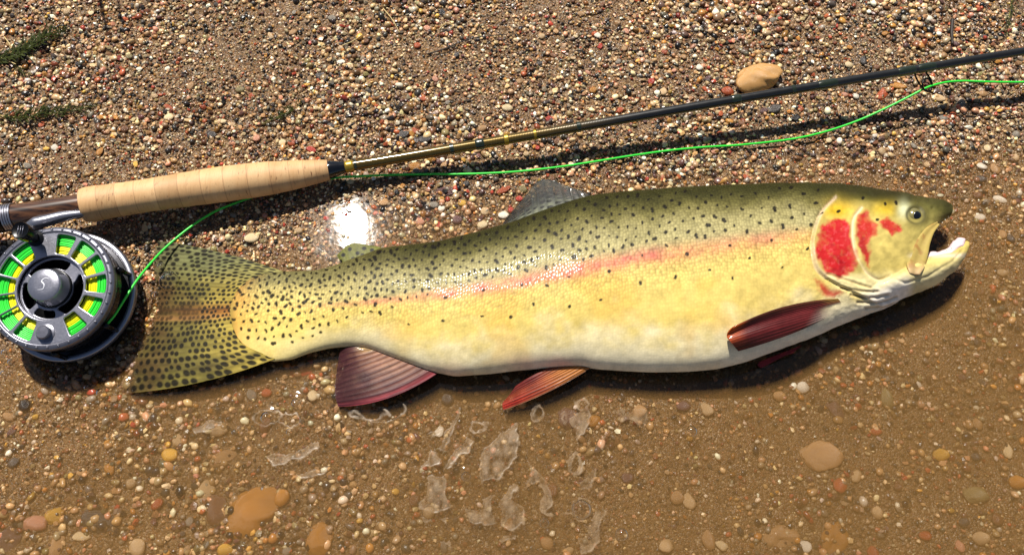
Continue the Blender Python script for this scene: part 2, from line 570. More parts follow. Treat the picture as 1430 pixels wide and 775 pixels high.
wf = grid_faces(nwx, nwy)
rim = np.concatenate([np.arange(nwy), np.arange(1, nwx) * nwy + nwy - 1, (nwx - 1) * nwy + np.arange(nwy - 2, -1, -1), np.arange(nwx - 2, 0, -1) * nwy])
rv = wv_[rim].copy(); rv[:, 2] = -4.0
k_ = np.arange(len(rim)); k2 = np.roll(k_, -1)
water = mk('water', np.vstack([wv_, rv]), [tuple(q[::-1]) for q in wf] + list(zip(rim, np.roll(rim, -1), nw + k2, nw + k_)) + [tuple(nw + k_)[::-1]], M['water'])
bm = bmesh.new(); bm.from_mesh(water.data); bmesh.ops.recalc_face_normals(bm, faces=bm.faces); bm.to_mesh(water.data); bm.free()
tag(water, 'shallow silty brown water over the riverbed', kind='structure')

# ------------------------------------------------------------------ trout
TOP = [(316, 428), (320, 414), (326, 403), (335, 393), (350, 383), (375, 379), (408, 379), (440, 378), (469, 371), (500, 359), (533, 347), (575, 342), (616, 337),
       (665, 325), (714, 312), (763, 294), (795, 283), (827, 274), (886, 268), (940, 264), (1000, 261), (1080, 258), (1140, 258), (1180, 261), (1220, 266),
       (1260, 272), (1290, 277), (1310, 280), (1322, 283.5), (1328, 288)]
BOT = [(316, 436), (320, 456), (326, 470), (335, 484), (350, 497), (380, 506), (408, 503), (432, 494), (460, 487), (490, 485), (515, 488), (560, 505), (600, 520), (615, 523), (636, 527),
       (678, 524), (720, 520), (762, 516), (815, 514), (830, 517), (870, 520), (910, 522), (960, 521), (1000, 518), (1041, 508), (1103, 486), (1165, 461), (1219, 438),
       (1245, 428), (1262, 416), (1274, 396), (1286, 366), (1296, 340), (1306, 320), (1317, 309), (1328, 302)]
BB = [(316, 0.9), (322, 1.6), (335, 3.0), (360, 5.3), (400, 9.0), (450, 12.5), (500, 15.5), (600, 21), (700, 25.5), (800, 28.5), (900, 30.5), (1000, 31.5), (1100, 31), (1180, 29),
      (1230, 25), (1270, 19), (1300, 13.5), (1316, 8.8), (1324, 5.5), (1328, 3)]
ZC = [(316, 4), (335, 4.5), (400, 6.2), (500, 8.5), (600, 10), (700, 11.2), (800, 12), (1000, 12.5), (1180, 13), (1260, 14.5), (1327, 17)]
yt = lambda x: ips(x, TOP, 5); yb = lambda x: ips(x, BOT, 5)
bb = lambda x: ips(x, BB, 10) * MM; zc = lambda x: ips(x, ZC, 15) * MM


def loft(xs, ytop, ybot, b, z, n=96, e=2.15):
    """body rings; the traced contour is the silhouette seen from the camera's tilt"""
    Pt = at(xs, ytop, z); Pb = at(xs, ybot, z)
    C = (Pt + Pb) / 2; A = (Pt - Pb) / 2
    L = np.linalg.norm(A, axis=1)
    ct, st = math.cos(TILT), math.sin(TILT)
    a2 = np.maximum((L * ct) ** 2 - (b * st) ** 2, (0.35 * L * ct) ** 2)
    k = np.sqrt(a2) / ct / np.maximum(L, 1e-9)
    ph = np.linspace(0, 2 * np.pi, n, endpoint=False)
    cs = np.sign(np.cos(ph)) * np.abs(np.cos(ph)) ** (2 / e); sn = np.sign(np.sin(ph)) * np.abs(np.sin(ph)) ** (2 / e)
    sn = np.where(sn < 0, sn * 0.58, sn)
    V = C[:, None, :] + (A * k[:, None])[:, None, :] * cs[None, :, None] + np.array([0, 0, 1.0]) * (b[:, None] * sn[None, :])[..., None]
    return V.reshape(-1, 3), [tuple(f) for f in grid_faces(len(xs), n, True)] + [tuple(range(n))[::-1], tuple(range((len(xs) - 1) * n, len(xs) * n))], C, L * k


xs = np.concatenate([np.linspace(316.5, 345, 20), np.linspace(348, 1250, 260), np.linspace(1253, 1326.5, 60)])
Vb, Fb, Cb, Lb = loft(xs, yt(xs), yb(xs), bb(xs), zc(xs), 110)
# lower jaw, gaping
JT = [(1195, 398), (1230, 385), (1255, 372), (1275, 364), (1292, 358), (1310, 356), (1325, 352), (1335, 345), (1343, 338), (1350, 336)]
JB = [(1195, 432), (1219, 437), (1245, 428), (1268, 419), (1290, 409), (1310, 399), (1330, 384), (1343, 370), (1349, 358), (1352, 345)]
JBB = [(1195, 17), (1230, 21), (1260, 20), (1290, 16.5), (1310, 13.5), (1330, 9.5), (1343, 6), (1352, 2.5)]
xj = np.linspace(1196, 1351.5, 60)
Vj, Fj, _, _ = loft(xj, ips(xj, JT, 3), ips(xj, JB, 3), ips(xj, JBB, 4) * MM, np.full(60, 15 * MM) + (xj - 1196) * 0.00001, 60, 2.0)
Vr, Fr = join([(Vb, Fb), (Vj, Fj)])
tmp = bpy.data.objects.new('tmp', bpy.data.meshes.new('tmp'))
tmp.data.from_pydata(Vr.tolist(), [], [tuple(int(i) for i in f) for f in Fr])
COL.objects.link(tmp)
rm = tmp.modifiers.new('r', 'REMESH'); rm.mode = 'VOXEL'; rm.voxel_size = 0.00070
sm = tmp.modifiers.new('s', 'SMOOTH'); sm.factor = 0.5; sm.iterations = 5
dg = bpy.context.evaluated_depsgraph_get()
ev = tmp.evaluated_get(dg); em = ev.to_mesh()
NV = len(em.vertices)
BV = np.empty(NV * 3); em.vertices.foreach_get('co', BV); BV = BV.reshape(-1, 3)
BN = np.empty(NV * 3); em.vertices.foreach_get('normal', BN); BN = BN.reshape(-1, 3)
BF = np.array([tuple(p.vertices) for p in em.polygons])
ev.to_mesh_clear()
bpy.data.objects.remove(tmp)

# pixel coordinates of each point of the skin (the far side mirrors the near side)
xw = Cb[:, 0]
zcv = np.interp(BV[:, 0], xw, Cb[:, 2]); ycv = np.interp(BV[:, 0], xw, Cb[:, 1])
av = np.interp(BV[:, 0], xw, Lb); bv = np.interp(BV[:, 0], xw, bb(xs))
mir = BV.copy(); mir[:, 2] = zcv + np.abs(BV[:, 2] - zcv)
PX, PY = proj(mir)


def Z2(pts, o=(1000, 220), s=2.42):
    return [(o[0] + x / s, o[1] + y / s) for x, y in pts]


GILL = [tuple(p) for p in spline(Z2([(400, 140), (358, 185), (334, 240), (325, 300), (336, 365), (365, 400), (420, 432), (500, 470), (560, 505)]), 40)]
PREO = [tuple(p) for p in spline(Z2([(490, 172), (466, 205), (460, 255), (468, 310), (486, 355), (515, 395), (552, 414), (585, 405)]), 40)]
FOLDS = [Z2(f) for f in ([(375, 395), (450, 418), (520, 440)], [(425, 440), (490, 452), (545, 452)], [(455, 465), (510, 474), (580, 462)],
                          [(480, 490), (540, 490), (610, 470)], [(505, 510), (560, 505), (640, 480)])]
hd = PX > 1090
D = np.zeros(NV)
hx, hy = PX[hd], PY[hd]
gd = segdist(hx, hy, GILL)
gx_ = np.interp(hy, [p[1] for p in GILL], [p[0] for p in GILL])
side = np.where(hx > gx_, 1.0, -1.0)
dh = np.zeros(hx.shape)
fy_ = sstep(440, 415, hy); sg = sstep(-1.8, 1.8, gd * side)
dh += (0.0016 * np.exp(-gd / 16) * sg - 0.0011 * np.exp(-(np.maximum(gd - 1, 0) / 3.0) ** 2) * (1 - sg)) * fy_
pd_ = segdist(hx, hy, PREO)
dh += -0.0008 * np.exp(-(pd_ / 2.0) ** 2) + 0.0004 * np.exp(-((pd_ - 5) / 3.5) ** 2)
for f in FOLDS:
    fd = segdist(hx, hy, f); dh += -0.0007 * np.exp(-(fd / 1.6) ** 2) + 0.0003 * np.exp(-((fd - 3.6) / 2.0) ** 2)
ed = np.hypot(hx - 1277, (hy - 301) * 1.05)
dh += 0.0014 * np.exp(-((ed - 14) / 5) ** 2) - 0.0022 * np.exp(-(ed / 8.5) ** 2)
jl = segdist(hx, hy, Z2([(592, 405), (640, 425), (720, 400), (800, 350), (835, 310)]))
dh += -0.0006 * np.exp(-(jl / 2.0) ** 2)
nd = np.hypot(hx - 1302, hy - 291); dh += -0.001 * np.exp(-(nd / 2.2) ** 2)
dh += 0.0008 * fbm(hx / 16, hy / 16, 9, 4)
D[hd] = dh
D += 0.0006 * fbm(PX / 60, PY / 40, 21, 2)
BV = BV + BN * D[:, None]

# pigment
TY = yt(np.clip(PX, 318, 1326)); BY = yb(np.clip(PX, 318, 1250))
vv = np.clip((PY - TY) / np.maximum(BY - TY, 5), 0, 1)
LAT = [(316, 432), (440, 428), (555, 419), (640, 409), (700, 400), (800, 378), (900, 360), (1000, 346), (1130, 328), (1330, 310)]
ly = ips(PX, LAT, 12)
above = (ly - PY) / np.maximum(ly - TY, 8)           # 1 at back, 0 at lateral line, <0 below
col = np.zeros((NV, 3))
n1 = fbm(PX / 26, PY / 22, 31, 4); n2 = fbm(PX / 70, PY / 60, 77, 3); n3 = fbm(PX / 5, PY / 5, 55, 2)
back = srgb((46, 45, 18)); olive = srgb((100, 94, 48)); khaki = srgb((166, 156, 108)); gold = srgb((206, 182, 102)); cream = srgb((232, 218, 176)); white = srgb((240, 230, 210))


def blend(c, k, m):
    m = np.clip(m, 0, 1)[:, None]
    return c * (1 - m) + np.asarray(k) * m


col[:] = gold
col = blend(col, cream, sstep(0.62, 0.92, vv + 0.16 * n1) * 0.9)
col = blend(col, srgb((200, 162, 74)), sstep(0.0, 0.45, n2 + 0.4 * n1) * 0.55 * (above < 0))
col = blend(col, khaki, sstep(-0.12, 0.18, above + 0.12 * n1))
fr = sstep(420, 620, PX)
col = blend(col, olive, sstep(0.18, 0.80, above + 0.16 * n1) * (0.55 + 0.45 * fr))
col = blend(col, back, sstep(0.55, 1.0, above + 0.12 * n1) * (0.45 + 0.55 * fr))
tl = 1 - sstep(380, 560, PX)
col = blend(col, srgb((214, 190, 104)), tl * 0.65 * sstep(0.85, 0.2, above))
col = blend(col, srgb((196, 140, 60)), (1 - sstep(322, 372, PX + 14 * n1)) * 0.75)
col = blend(col, srgb((132, 116, 54)), (1 - sstep(318, 338, PX + 10 * n1)) * 0.8)
# pink band
sw = ip(PX, [(316, 3), (520, 4), (600, 7), (750, 10), (900, 11), (1100, 11), (1140, 8), (1400, 6)])
si = ip(PX, [(316, 0.0), (430, 0.15), (520, 0.45), (640, 0.62), (830, 0.75), (920, 0.66), (1020, 0.5), (1120, 0.38), (1150, 0.0)])
bd = np.exp(-((PY - ly) / sw) ** 2 * 0.9)
col = blend(col, srgb((214, 100, 94)), bd * si * (0.95 + 0.55 * n1 + 0.4 * n3))
# rosy patches above the fin roots
for (cx_, cy_, rx, ry, k) in ((625, 520, 26, 12, 0.45), (770, 508, 45, 10, 0.6), (800, 512, 25, 7, 0.5), (500, 486, 20, 6, 0.25)):
    col = blend(col, srgb((214, 120, 92)), k * np.exp(-((PX - cx_) / rx) ** 2 - ((PY - cy_) / ry) ** 2) * (1 + n1))
bel = sstep(0.82, 1.0, vv)
col = blend(col, white, bel * sstep(480, 800, PX) * (0.5 + 0.4 * sstep(980, 1080, PX)))
col = col * (1 + 0.22 * fbm(PX / 11, PY / 8, 131, 3) + 0.12 * n2)[:, None]
# head
H = sstep(-3, 4, np.where(PX > 1090, 1, 0) * 1.0 * 0)
hm = np.zeros(NV); gs = np.zeros(NV)
gxx = np.interp(PY, [p[1] for p in GILL], [p[0] for p in GILL])
tw = sstep(298, 276, PY)
hm = (sstep(-5, 4, PX - gxx) * (1 - tw) + sstep(1110, 1215, PX) * tw) * (PX > 1100)
hcol = np.zeros((NV, 3)); hcol[:] = srgb((186, 166, 92))
ht = yt(np.clip(PX, 318, 1326))
hcol = blend(hcol, srgb((78, 74, 30)), sstep(40, 12, PY - ht + 10 * n1))
hcol = blend(hcol, srgb((44, 42, 18)), sstep(20, 3, PY - ht + 6 * n1))
hcol = blend(hcol, srgb((112, 106, 56)), np.exp(-((PX - 1290) / 34) ** 2 - ((PY - 306) / 24) ** 2) * 0.75)
hcol = blend(hcol, srgb((222, 206, 150)), sstep(372, 392, PY + 8 * n1) * 0.9)
hcol = blend(hcol, srgb((236, 226, 212)), sstep(400, 422, PY + 0.34 * (PX - 1200) + 6 * n1))
hcol = blend(hcol, srgb((206, 168, 40)), np.exp(-((PX - 1168) / 22) ** 2 - ((PY - 293) / 13) ** 2) * 1.1)
hcol = blend(hcol, srgb((196, 164, 46)), np.exp(-((PX - 1236) / 20) ** 2 - ((PY - 293) / 10) ** 2) * 0.9)
hcol = blend(hcol, srgb((206, 210, 172)), np.exp(-((PX - 1261) / 8) ** 2 - ((PY - 294) / 11) ** 2) * 0.75)
er_ = np.hypot(PX - 1277.5, (PY - 302) * 1.05)
hcol = blend(hcol, srgb((70, 66, 40)), np.exp(-((er_ - 12.5) / 2.6) ** 2) * 0.75)
# lower jaw
jw = sstep(1262, 1280, PX) * sstep(350, 364, PY)
hcol = blend(hcol, srgb((206, 188, 118)), jw * 0.75)
hcol = blend(hcol, srgb((238, 226, 222)), jw * sstep(362, 355, PY) * 0.9)
hcol = hcol * (1 + 0.3 * fbm(PX / 9, PY / 9, 411, 4) + 0.16 * n3)[:, None]
col = col * (1 - hm[:, None]) + hcol * hm[:, None]
RED = srgb((178, 10, 30))


def soft(poly, w, warp=3.0):
    d = np.full(NV, 99.0)
    m = PX > 1080
    d[m] = sdpoly(PX[m] + warp * n1[m] * 2 + 4.5 * fbm(PX[m] / 7, PY[m] / 7, 201, 3), PY[m] + warp * n2[m] * 2 + 4.5 * fbm(PX[m] / 7, PY[m] / 7, 202, 3), poly)
    return sstep(w * 1.6, -w * 1.9, d)


r1 = soft(Z2([(345, 235), (390, 208), (445, 205), (456, 240), (472, 330), (460, 380), (420, 405), (372, 388), (338, 335), (332, 280)]), 2.0)
r2 = soft(Z2([(482, 195), (508, 180), (522, 205), (545, 225), (540, 255), (517, 272), (518, 320), (510, 372), (492, 335), (478, 260)]), 2.0)
r3 = soft(Z2([(548, 215), (575, 204), (602, 220), (622, 228), (616, 250), (592, 257), (560, 238)]), 1.6)
r4 = soft(Z2([(332, 405), (372, 432), (425, 456), (402, 470), (355, 456), (338, 430)]), 2.2)
for r_, k in ((r1, 0.97), (r2, 0.93), (r3, 0.92), (r4, 0.85)):
    col = blend(col, RED * 1.0, r_ * k * np.clip(1.0 + 0.3 * n3 + 0.2 * n1, 0, 1))
for r_ in (r1, r2, r3):
    col = blend(col, srgb((224, 104, 104)), r_ * sstep(0.10, 0.5, fbm(PX / 3.2, PY / 3.2, 611, 3)) * 0.3)
    col = blend(col, srgb((120, 8, 22)), r_ * sstep(0.05, 0.5, fbm(PX / 12, PY / 9, 613, 3)) * 0.5)
# pale plate edges
m = PX > 1090
e1 = np.zeros(NV); e1[m] = np.exp(-((segdist(PX[m], PY[m], GILL[:26])) / 2.6) ** 2)
e2 = np.zeros(NV); e2[m] = np.exp(-((segdist(PX[m], PY[m], PREO)) / 2.4) ** 2)
col = blend(col, srgb((222, 196, 178)), e1 * 0.55 * np.clip(0.8 + n1, 0, 1))
col = blend(col, srgb((228, 206, 168)), e2 * 0.8 * np.clip(0.9 + n1, 0, 1))
for f in FOLDS:
    e = np.zeros(NV); e[m] = np.exp(-((segdist(PX[m], PY[m], f)) / 1.5) ** 2)
    col = blend(col, srgb((172, 140, 92)), e * 0.6)

# black spots by dart throwing with a local spacing
cand = RNG.random((60000, 2)) * np.array([860, 270]) + np.array([318, 256])
cx_, cy_ = cand[:, 0], cand[:, 1]
cl = ips(cx_, LAT, 12); ct_ = yt(cx_); cb_ = yb(cx_)
ab = (cl - cy_) / np.maximum(cl - ct_, 8); cv = (cy_ - ct_) / (cb_ - ct_)
sp = ip(cx_, [(318, 6.7), (470, 7.0), (560, 7.8), (700, 9.2), (850, 10.4), (1000, 12.5), (1160, 18)])
below = np.where(cx_ < 450, np.where(cv < 0.80, 9.5, 60), np.where(cx_ < 560, np.where(cv < 0.70 - 0.001 * (cx_ - 450), 12, 400), np.where(ab > -0.55, 32, 400)))
sp = np.where(ab < 0, below, sp)
sp = np.where((np.abs(ab) < 0.14) & (cx_ > 600), 30, sp)
okc = (cv > 0.015) & (cv < 0.9) & (cx_ < 1150) & (sp < 300)
cell = {}
SPOTS = []
for x, y, s in zip(cx_[okc], cy_[okc], sp[okc]):
    kx, ky = int(x // 40), int(y // 40)
    bad = False
    for a in (-1, 0, 1):
        for b in (-1, 0, 1):
            for (qx, qy, qs) in cell.get((kx + a, ky + b), ()):
                if (qx - x) ** 2 + (qy - y) ** 2 < (0.5 * (s + qs)) ** 2: bad = True; break
            if bad: break
        if bad: break
    if bad: continue
    cell.setdefault((kx, ky), []).append((x, y, s)); SPOTS.append((x, y))
SPOTS += [(1170, 296), (1205, 277), (1236, 285), (1225, 307), (1251, 283)]
order = np.argsort(PX); sx = PX[order]
blk = np.zeros(NV)
for (x, y) in SPOTS:
    lo, hi = np.searchsorted(sx, [x - 8, x + 8])
    idx = order[lo:hi]
    dx = PX[idx] - x; dy = PY[idx] - y
    a = random.uniform(-0.9, 2.2); r0 = random.uniform(1.7, 3.0); r1_ = r0 * random.uniform(0.6, 0.95)
    if x > 1165: r0, r1_ = 2.4, 2.0
    u = dx * math.cos(a) + dy * math.sin(a); w = -dx * math.sin(a) + dy * math.cos(a)
    d = np.sqrt((u / r0) ** 2 + (w / r1_) ** 2)
    if random.random() < 0.5:
        u2 = u - r0 * 0.9; w2 = w - r1_ * random.uniform(-1, 1)
        d = np.minimum(d, np.sqrt((u2 / r1_) ** 2 + (w2 / r1_) ** 2) * 1.15)
    blk[idx] = np.maximum(blk[idx], sstep(1.28, 0.85, d))
col = blend(col, srgb((20, 16, 10)), blk * 0.96)
scl = (1 - hm) * sstep(318, 345, PX) * (0.22 + 0.78 * sstep(-0.75, -0.1, above))
suv = np.stack([BV[:, 0] + 0.0022 * fbm(PX / 40, PY / 40, 301, 3), 0.0022 * fbm(PX / 40, PY / 40, 302, 3) + np.arctan2((BV[:, 2] - zcv) / np.maximum(bv, 1e-4), (BV[:, 1] - ycv) / np.maximum(av, 1e-4)) * np.sqrt((av ** 2 + bv ** 2) / 2), 0 * av], -1)
base = at(850, 400, -0.008)
trout = thing('trout', 'large spotted golden trout lying on its side with red gill cover and open mouth', 'fish', base)
body = mk('body', BV, BF, M['skin'], trout, attrs={'col': np.c_[col, np.ones(NV)], 'suv': suv, 'scale': scl})
bvh = BVHTree.FromPolygons([tuple(v) for v in BV], [tuple(int(i) for i in f) for f in BF])


def hit(px, py, off=0.0, fallback=0.03):
    d = F + (px - CX) / FPX * R + (CY - py) / FPX * U
    d = d / np.linalg.norm(d)
    loc, nrm, _, _ = bvh.ray_cast(Vector(CAM), Vector(d))
    if loc is None: return at(px, py, fallback)
    return np.array(loc) - d * off


def fin(name, root, edge, colf, nS=80, nT=110, th=0.0016, rays=14, bow=0.0, ridge=0.00035, bulge0=(0, 0, 0), bulge1=(0, 0, 0), ragged=0.0, parent=None):
    rp = spline(root, nS); ep = spline(edge, nS)
    s = np.linspace(0, 1, nS)[:, None]; tt = np.linspace(0, 1, nT)[None, :]
    k = np.ones_like(s)
    if ragged:
        k = 1 - ragged * (0.5 + 0.5 * np.cos(2 * np.pi * rays * s)) - ragged * 1.2 * (noise(s * 30, s * 0, 5) + 0.5)
    te = tt * k
    P = rp[:, None, :] * (1 - te[..., None]) + ep[:, None, :] * te[..., None]
    bl = (4 * te * (1 - te))[..., None] * (np.asarray(bulge0) * (1 - s)[..., None] ** 2 + np.asarray(bulge1) * s[..., None] ** 2)
    P = P + bl
    P[..., 2] += bow * np.sin(np.pi * te ** 1.5) + bow * 0.4 * np.sin(2 * np.pi * (s * 1.5 + 0.2)) * te
    du = np.gradient(P, axis=0); dv = np.gradient(P, axis=1)
    N = np.cross(du, dv); N /= np.linalg.norm(N, axis=-1)[..., None] + 1e-12
    if N[..., 2].mean() < 0: N = -N
    taper = 0.25 + 0.75 * (1 - te) ** 0.8
    edge_t = np.minimum(1, np.minimum(s, 1 - s) * 14 + 0.25)
    rw = s + 0.06 * te * (s - 0.5) + 0.012 * noise(s * 9 + 3, te * 2.5, 77)
    hgt = th / 2 * taper * edge_t + ridge * (0.5 + 0.5 * np.cos(2 * np.pi * rays * rw)) ** 2 * (1 - 0.6 * te) * (0.45 + 0.55 * (te > 0)) * 0.6
    Tp = P + N * hgt[..., None]; Bt = P - N * hgt[..., None]
    V = np.concatenate([Tp.reshape(-1, 3), Bt.reshape(-1, 3)])
    f = grid_faces(nS, nT); n = nS * nT
    rim = np.concatenate([np.arange(nT), np.arange(1, nS) * nT + nT - 1, (nS - 1) * nT + np.arange(nT - 2, -1, -1), np.arange(nS - 2, 0, -1) * nT])
    r2 = np.roll(rim, -1)
    Fa = np.concatenate([f, f[:, ::-1] + n, np.stack([rim, r2, r2 + n, rim + n], -1)])
    px, py = proj(P.reshape(-1, 3))
    S = np.broadcast_to(s, te.shape).ravel(); T = te.ravel()
    c, al = colf(S, T, px, py)
    c = c * np.clip(1 + 0.55 * fbm(S * 38, T * 5, 88, 3) + 0.25 * fbm(px / 12, py / 12, 89, 3), 0.4, 1.7)[:, None]
    at_ = {'col': np.c_[np.vstack([c, c]), np.ones(2 * n)], 'alpha': np.concatenate([al, al])}
    return mk(name, V, Fa, M['tail_fin'] if name == 'tail_fin' else M['fin'], parent or trout, attrs=at_)


def raylines(S, T, n, w=0.5):
    rw = S + 0.06 * T * (S - 0.5) + 0.012 * noise(S * 9 + 3, T * 2.5, 77)
    fine = 0.5 + 0.5 * np.cos(4 * np.pi * n * rw + 1.0)
    return ((0.5 + 0.5 * np.cos(2 * np.pi * n * rw)) ** 2 * (0.55 + 0.9 * (noise(S * n * 1.1, T * 3, 41) + 0.5)) * 0.75 + 0.3 * fine * sstep(0.3, 0.7, T)) * w


def rowspots(S, T, nr, nt, fill=0.8, ea=0.30, eb=0.33, seed=3):
    sr = S * nr; row = np.floor(sr); fs = sr - row - 0.5
    tr_ = T * nt + 0.5 * (row % 2); colu = np.floor(tr_); ft = tr_ - colu - 0.5
    jx = (_h(row, colu, seed) - 0.5) * 0.3; jy = (_h(row, colu, seed + 9) - 0.5) * 0.36
    on = _h(row, colu, seed + 21) < fill
    sz = 0.8 + 0.45 * _h(row, colu, seed + 4)
    return sstep(1.25, 0.75, np.hypot((fs - jx) / (eb * sz), (ft - jy) / (ea * sz))) * on


def tail_col(S, T, px, py):
    c = np.zeros((len(S), 3)); c[:] = srgb((96, 88, 40))
    n = fbm(px / 30, py / 30, 4, 3)
    c = blend(c, srgb((160, 140, 62)), sstep(0.55, 0.0, T + 0.3 * n))
    c = blend(c, srgb((84, 60, 36)), sstep(0.45, 0.95, T + 0.5 * n) * 0.9)
    c = blend(c, srgb((124, 132, 92)), sstep(0.4, 0.1, S) * 0.5)
    mid = np.exp(-((S - 0.55) / 0.06) ** 2)
    c = blend(c, srgb((150, 84, 34)), mid * sstep(1.0, 0.0, T) * 0.85)
    c = blend(c, srgb((62, 40, 22)), np.exp(-((S - 0.535) / 0.012) ** 2) * 0.8)
    c = blend(c, srgb((172, 120, 72)), np.exp(-((S - 0.60) / 0.018) ** 2) * 0.6)
    c = blend(c, srgb((66, 54, 30)), raylines(S, T, 30, 0.35))
    sp_ = rowspots(S, T, 26, 17, 0.9, 0.35, 0.36) * (1 - mid * 0.55 * (T > 0.4))
    c = blend(c, srgb((18, 15, 9)), sp_ * 0.95)
    al = 0.97 - 0.25 * sstep(0.75, 1, T)
    return c, al


def pz(lst):
    return [at(x, y, z * MM) for x, y, z in lst]


fin('tail_fin', pz([(404, 382, 8.5), (368, 386, 7), (342, 398, 6), (328, 416, 5.5), (324, 436, 5.5), (326, 458, 5.5), (342, 482, 6.5), (384, 501, 8)]),
    pz([(216, 336, 2.0), (211, 362, 1.6), (213, 388, 1.4), (217, 414, 1.4), (216, 440, 1.5), (203, 468, 1.5), (186, 504, 1.6), (174, 549, 2)]),
    tail_col, 240, 160, 0.0016, 30, 0.0008, 0.00013, (0, 0.003, 0), (0, -0.005, 0), 0.025)


def dorsal_col(S, T, px, py):
    c = np.zeros((len(S), 3)); c[:] = srgb((46, 48, 40))
    c = blend(c, srgb((112, 114, 92)), sstep(0.5, 0, T))
    c = blend(c, srgb((38, 42, 46)), raylines(S, T, 12, 0.6))
    c = blend(c, srgb((12, 12, 14)), rowspots(S, T, 12, 7, 0.85, 0.3, 0.36, 8) * 0.95)
    return c, 0.9 - 0.28 * sstep(0.1, 0.8, T)


def zcm(x): return float(zc(np.array([x]))[0]) / MM


fin('dorsal_fin', pz([(831, 277, 13), (800, 285, 13), (765, 297, 12.5), (735, 308, 12), (703, 318, 12)]),
    pz([(822, 271, 14), (794, 261, 12), (757, 251, 9), (732, 276, 8), (702, 312, 9)]), dorsal_col, 110, 80, 0.0016, 12, 0.0, 0.0004)


def adip_col(S, T, px, py):
    c = np.zeros((len(S), 3)); c[:] = srgb((98, 98, 44))
    d = np.full(len(S), 9.0)
    for (x, y) in ((480, 357), (489, 349), (500, 355), (509, 348), (476, 366), (494, 363), (520, 351), (507, 358)):
        d = np.minimum(d, np.hypot(px - x, py - y) / 3.0)
    c = blend(c, srgb((16, 15, 10)), sstep(1.2, 0.75, d))
    return c, np.full(len(S), 1.0)


fin('adipose_fin', pz([(537, 350, 10), (520, 355, 10), (500, 364, 9.5), (480, 374, 9)]),
    pz([(533, 346, 10), (516, 343, 10), (490, 341, 9), (470, 357, 8)]), adip_col, 60, 40, 0.004, 5, 0.0, 0.0002)


def anal_col(S, T, px, py):
    c = np.zeros((len(S), 3)); c[:] = srgb((84, 50, 48))
    n = fbm(px / 16, py / 16, 14, 3)
    c = blend(c, srgb((150, 108, 84)), sstep(0.75, 0.1, T + 0.3 * n) * sstep(1.05, 0.45, S) * 0.9)
    c = blend(c, srgb((172, 146, 84)), sstep(0.25, 0.0, S) * sstep(0.6, 0.2, T) * 0.8)
    c = blend(c, srgb((148, 50, 60)), sstep(0.86, 0.99, S) * 0.75)
    c = blend(c, srgb((66, 34, 40)), sstep(0.6, 1, T) * 0.5)
    c = blend(c, srgb((56, 24, 34)), raylines(S, T, 11, 0.75))
    return c, 0.95 - 0.38 * sstep(0.3, 1, T) * sstep(1.0, 0.7, S)


fin('anal_fin', pz([(516, 484, 8.5), (545, 494, 9), (575, 507, 9.5), (610, 522, 10)]),
    pz([(476, 489, 4), (470, 520, 2.4), (468, 548, 1.6), (472, 567, 2)]), anal_col, 100, 100, 0.0022, 11, 0.002, 0.0006, (0, 0, 0.001), (0, -0.007, 0.001))


def pelv_col(S, T, px, py):
    c = np.zeros((len(S), 3)); c[:] = srgb((150, 64, 38))
    c = blend(c, srgb((186, 118, 52)), sstep(0.6, 0.05, T))
    c = blend(c, srgb((98, 34, 42)), sstep(0.55, 0.1, S) * 0.7)
    c = blend(c, srgb((196, 44, 40)), sstep(0.5, 1.0, T) * sstep(0.45, 0.9, S) * 0.85)
    c = blend(c, srgb((210, 150, 110)), sstep(0.93, 1.0, S) * 0.6)
    c = blend(c, srgb((62, 22, 20)), raylines(S, T, 9, 0.75))
    return c, np.full(len(S), 0.97) - 0.25 * T


fin('pelvic_fin', pz([(770, 511, 11), (790, 511, 12), (808, 511, 12), (824, 514, 11)]),
    pz([(722, 538, 4.5), (710, 553, 3), (702, 564, 2), (703, 572, 2.4)]), pelv_col, 80, 100, 0.0026, 9, 0.002, 0.0006, (0, 0, 0), (0, -0.003, 0))
# pectoral fin lies against the flank
def onb(lst): return [hit(x, y, o * MM) for x, y, o in lst]
def pect_col(S, T, px, py):
    c = np.zeros((len(S), 3)); c[:] = srgb((98, 34, 34))
    c = blend(c, srgb((70, 34, 20)), sstep(0.28, 0.05, S))
    c = blend(c, srgb((206, 92, 26)), sstep(0.82, 1.0, T) * sstep(0.95, 0.35, S) * 0.95)
    c = blend(c, srgb((224, 204, 190)), sstep(0.42, 0.05, T + 0.25 * (1 - S)) * sstep(0.3, 0.7, S) * 0.9)
    c = blend(c, srgb((164, 132, 62)), sstep(0.2, 0.0, T) * sstep(0.5, 0.1, S) * 0.6)
    c = blend(c, srgb((48, 18, 18)), raylines(S, T, 12, 0.6) * sstep(0.1, 0.5, T))
    return c, 1 - sstep(0.34, 0.06, T) * sstep(0.22, 0.5, S) * 0.97


fin('pectoral_fin', onb([(1168, 416, -1.5), (1172, 421, -1.5), (1174, 427, -1.5), (1171, 433, -1.5)]),
    onb([(1022, 458, 5), (1016, 466, 5), (1019, 478, 4), (1032, 489, 4)]), pect_col, 90, 120, 0.0026, 12, 0.0045, 0.0005, (0, 0.0025, 0.001), (0, -0.004, 0))
def far_col(S, T, px, py):
    c = np.zeros((len(S), 3)); c[:] = srgb((128, 34, 36)); return c, np.full(len(S), 1.0)
fin('pectoral_fin', pz([(1120, 482, 7), (1112, 488, 6), (1104, 492, 5)]), pz([(1060, 505, 1.5), (1058, 510, 1), (1063, 514, 0.5)]), far_col, 30, 40, 0.002, 8, 0.0)

